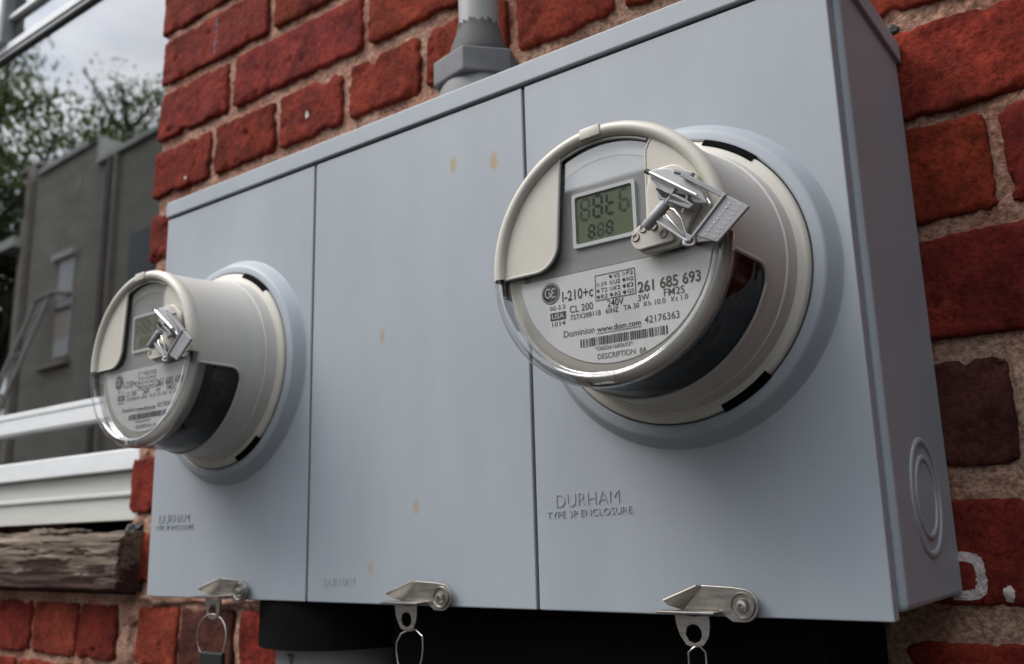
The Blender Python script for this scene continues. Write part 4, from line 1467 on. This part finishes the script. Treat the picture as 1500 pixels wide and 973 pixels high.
# ================================================================== what stands across the yard (seen in the panes), and added sky-blocking greenery
def leafy_tree(name, label, base, height, crown, seed, m='leaf', count=5200, leaf=.13):
    rt = thing(name, label, 'tree', base, 'trees across the yard')
    rn = random.Random(seed)
    acc_v, acc_f = [], []
    tips = []
    def limb(p, d, l, r, lev):
        pts, rads = [p.copy()], [r]
        n_ = 5
        for k_ in range(n_):
            d = (d + Vector((rn.uniform(-.22, .22), rn.uniform(-.22, .22), rn.uniform(-.05, .16)))).normalized()
            p = p + d * l / n_
            pts.append(p.copy()); rads.append(r * (1 - .62 * (k_ + 1) / n_))
        me = tube_mesh(pts, r, 7, rads=rads)
        b_ = len(acc_v)
        acc_v.extend([v.co[:] for v in me.vertices]); acc_f.extend([tuple(i + b_ for i in f.vertices) for f in me.polygons])
        bpy.data.meshes.remove(me)
        if lev >= 3:
            tips.extend(pts[2:]); return
        for k_ in range(rn.randint(3, 4)):
            q = pts[rn.randint(2, n_)]
            nd = (d + Vector((rn.uniform(-1, 1), rn.uniform(-1, 1), rn.uniform(-.2, .7)))).normalized()
            limb(q, nd, l * rn.uniform(.55, .75), r * .5, lev + 1)
    limb(Vector((0, 0, 0)), Vector((.05, 0, 1)), height * .42, height * .028, 0)
    obj('trunk', pyd(acc_v, acc_f), 'bark', rt, smooth=True)
    clumps = rn.sample(tips, max(10, len(tips) // 3))
    v, f = [], []
    for k_ in range(count):
        c = rn.choice(clumps) + Vector((rn.gauss(0, 1), rn.gauss(0, 1), rn.gauss(0, .7))) * crown * .055
        n_ = Vector((rn.uniform(-1, 1), rn.uniform(-1, 1), rn.uniform(-1, 1))).normalized()
        u = n_.orthogonal().normalized(); w_ = n_.cross(u)
        s_ = leaf * rn.uniform(.6, 1.3)
        b_ = len(v)
        v += [c - u * s_, c + w_ * s_ * .45, c + u * s_, c - w_ * s_ * .45]
        f.append((b_, b_ + 1, b_ + 2, b_ + 3))
    obj('crown', pyd(v, f), m, rt)
    return rt

ry = R(3.07)
hb = thing('row_house', 'dark weathered house across the yard, reflected in the window glass', 'house', (-11.2, -5.77, GZ), rz=ry)
G = -GZ
def hbx(name, s0, s1, z0, z1, y0, y1, m, parent=None):
    """s runs along the facade to the left, y0..y1 out of the facade towards the wall"""
    return box(name, -s1, -s0, y0, y1, z0 + G, z1 + G, m, parent or hb)
hbx('wall', -1.95, .14, GZ, 5.42, -7, 0, 'house_dark')
hbx('wall', .14, 2.30, GZ, 5.40, -7, .004, 'house_dark')
hbx('parapet', .14, 2.30, 5.40, 5.80, -.25, .004, 'house_dark')
hbx('wall', 2.30, 3.0, GZ, 6.05, -7, -.10, 'house_dark2')
hbx('coping', -2.0, .17, 5.42, 5.50, -.4, .07, 'trim_pale')
hbx('coping', .55, 2.15, 5.80, 5.88, -.4, .07, 'trim_pale')
hbx('coping', .10, .20, 5.50, 5.84, -.3, .05, 'trim_pale')
hbx('coping', .20, .55, 5.80, 5.84, -7.05, .04, 'trim_brown')
hbx('coping', 2.30, 3.02, 6.05, 6.12, -7.05, .0, 'trim_tan')
hbx('downpipe', -.36, -.22, GZ, 5.40, .004, .10, 'trim_brown')
hbx('downpipe', -.46, -.385, GZ, 5.40, .004, .08, 'trim_tan')
hbx('downpipe', 2.34, 2.44, GZ, 6.0, .006, .10, 'trim_tan')
hbx('downpipe', 2.62, 2.74, GZ, 5.2, -.098, .02, 'trim_tan')
hbx('ledge', 2.46, 3.05, 4.66, 4.82, -.098, .22, 'trim_pale')
hw = hbx('window', .70, 1.16, 2.68, 4.16, .006, .03, 'shade')
hbx('sash', .70, 1.16, 3.36, 3.42, .031, .05, 'trim_brown', hw)
hbx('blind', .74, 1.12, 2.95, 3.36, .031, .036, 'shade_pink', hw)
hbx('lintel', .66, 1.34, 4.17, 4.27, .006, .09, 'trim_pale', hw)
hbx('sill', .62, 1.58, 2.54, 2.62, .006, .10, 'trim_tan', hw)
hbx('vent', .735, .77, 5.18, 5.42, .006, .03, 'trim_pale')
for (s0, s1, z0, z1) in ((-1.6, -.9, 2.6, 4.1), (-1.6, -.9, -.6, .9), (.7, 1.5, -.8, .9)):
    w_ = hbx('window', s0, s1, z0, z1, .006, .03, 'pane'); hbx('sill', s0 - .1, s1 + .1, z0 - .1, z0, .006, .1, 'trim_tan', w_)

ld = thing('ladder', 'grey metal ladder with a stand-off bar leaning on the dark house', 'ladder', (-11.2, -5.77, GZ), rz=ry)
foot, top = Vector((-1.50, 1.70, 0)), Vector((-1.36, .15, 3.62 + G))
dx = Vector((.23, 0, .0))
for s_ in (-1, 1):
    tube('rail', [foot + dx * s_, top + dx * s_], .034, 'ladder', ld, 8)
n_ = 17
for k in range(1, n_):
    c = foot + (top - foot) * k / n_
    tube('rung', [c - dx, c + dx], .020, 'ladder', ld, 6)
tube('stand_off', [top + Vector((-.30, .02, -.02)), top + Vector((.42, .02, .0)), top + Vector((.64, -.10, -.04))], .035, 'ladder', ld, 8)

ph = thing('pale_house', 'cream stucco house far across the yard', 'house', (-9.0, -24, GZ))
box('wall', -6.0, 6.0, -4, 4, 0, 8.7, 'stucco', ph)
bm = prism_bm([(-6.5, 8.7), (6.5, 8.7), (4.5, 10.55), (-4.5, 10.55)], -4.4, 4.4); obj('roof', bm, 'roof', ph)
for x in (-4.2, -1.4, 1.4, 4.2):
    for z in (1.0, 3.8, 6.6):
        w_ = box('window', x - .5, x + .5, 4.003, 4.06, z, z + 1.5, 'trim_pale', ph)
        box('pane', x - .42, x + .42, 4.063, 4.08, z + .08, z + 1.42, 'pane', w_)
box('door', -.3, .6, 4.003, 4.06, 0, 2.1, 'trim_brown', ph)

leafy_tree('leafy_tree', 'tall loose tree behind the dark house, nearest the roof step', (-20.4, -9.4, GZ), 15.0, 7.0, 3, count=9500, leaf=.085)
leafy_tree('leafy_tree', 'sparse tree showing sky through it behind the right end of the dark house', (-24.0, -13.0, GZ), 16.5, 7.0, 8, count=6500, leaf=.085)
leafy_tree('leafy_tree', 'dark tree at the left end of the dark house', (-14.9, -5.6, GZ), 9.0, 4.0, 21, 'leaf_dark', count=9000, leaf=.07)
def hedge(loc, sx, sy, h, seed):  # out-of-view hedge, added to cut sky light on the box's right side
    rt = thing('sky_blocking_hedge', 'dark evergreen hedge added out of view to block sky light right of the meters', 'hedge', loc)
    rn = random.Random(seed)
    for k_ in range(5):
        y = -sy / 2 + sy * (k_ + .5) / 5
        tube('stem', [(0, y, 0), (rn.uniform(-.1, .1), y + rn.uniform(-.1, .1), h * .5), (rn.uniform(-.1, .1), y, h * .92)], .03, 'bark', rt, 7, rads=[.04, .03, .01])
    v, f = [], []
    while len(f) < 26000:
        z = h * rn.random() ** .9
        prof_ = (.80 + .28 * fbm(z * 1.4, 2.2, seed)) * (1 - .35 * (z / h) ** 3)
        c = Vector((rn.uniform(-1, 1), rn.uniform(-1, 1), 0))
        if max(abs(c.x), abs(c.y)) < .35 and rn.random() < .5: continue
        lob = 1 + .22 * fbm(c.x * 3 + seed, c.y * 3, z * 2.2)
        c = Vector((c.x * sx / 2 * prof_ * lob, c.y * sy / 2 * prof_ * lob, z))
        n_ = Vector((rn.uniform(-1, 1), rn.uniform(-1, 1), rn.uniform(-.4, 1))).normalized()
        u = n_.orthogonal().normalized(); w_ = n_.cross(u); s_ = .045 * rn.uniform(.6, 1.3)
        b_ = len(v)
        v += [c - u * s_, c + w_ * s_ * .4, c + u * s_, c - w_ * s_ * .4]
        f.append((b_, b_ + 1, b_ + 2, b_ + 3))
    obj('foliage', pyd(v, f), 'leaf_dark', rt)
hedge((1.95, -.95, GZ), .8, 1.7, 4.2, 5)
leafy_tree('leafy_tree', 'broad green tree added out of view to darken the right, far across the yard', (7.0, -16.0, GZ), 11.0, 6.0, 33, count=6000)  # four out-of-view trees added to cut low sky light from the right
leafy_tree('leafy_tree', 'dense tree added out of view to block low sky, nearest on the right', (6.5, -9.5, GZ), 8.0, 4.5, 41, 'leaf_dark', count=6000, leaf=.10)
leafy_tree('leafy_tree', 'dense tree added out of view to block low sky between the hedge and the broad tree', (9.5, -8.0, GZ), 10.0, 5.5, 47, 'leaf_dark', count=9000, leaf=.10)
leafy_tree('leafy_tree', 'dense tree added out of view to block low sky beyond the hedge', (9.0, -2.5, GZ), 9.0, 5.0, 52, 'leaf_dark', count=9000, leaf=.10)
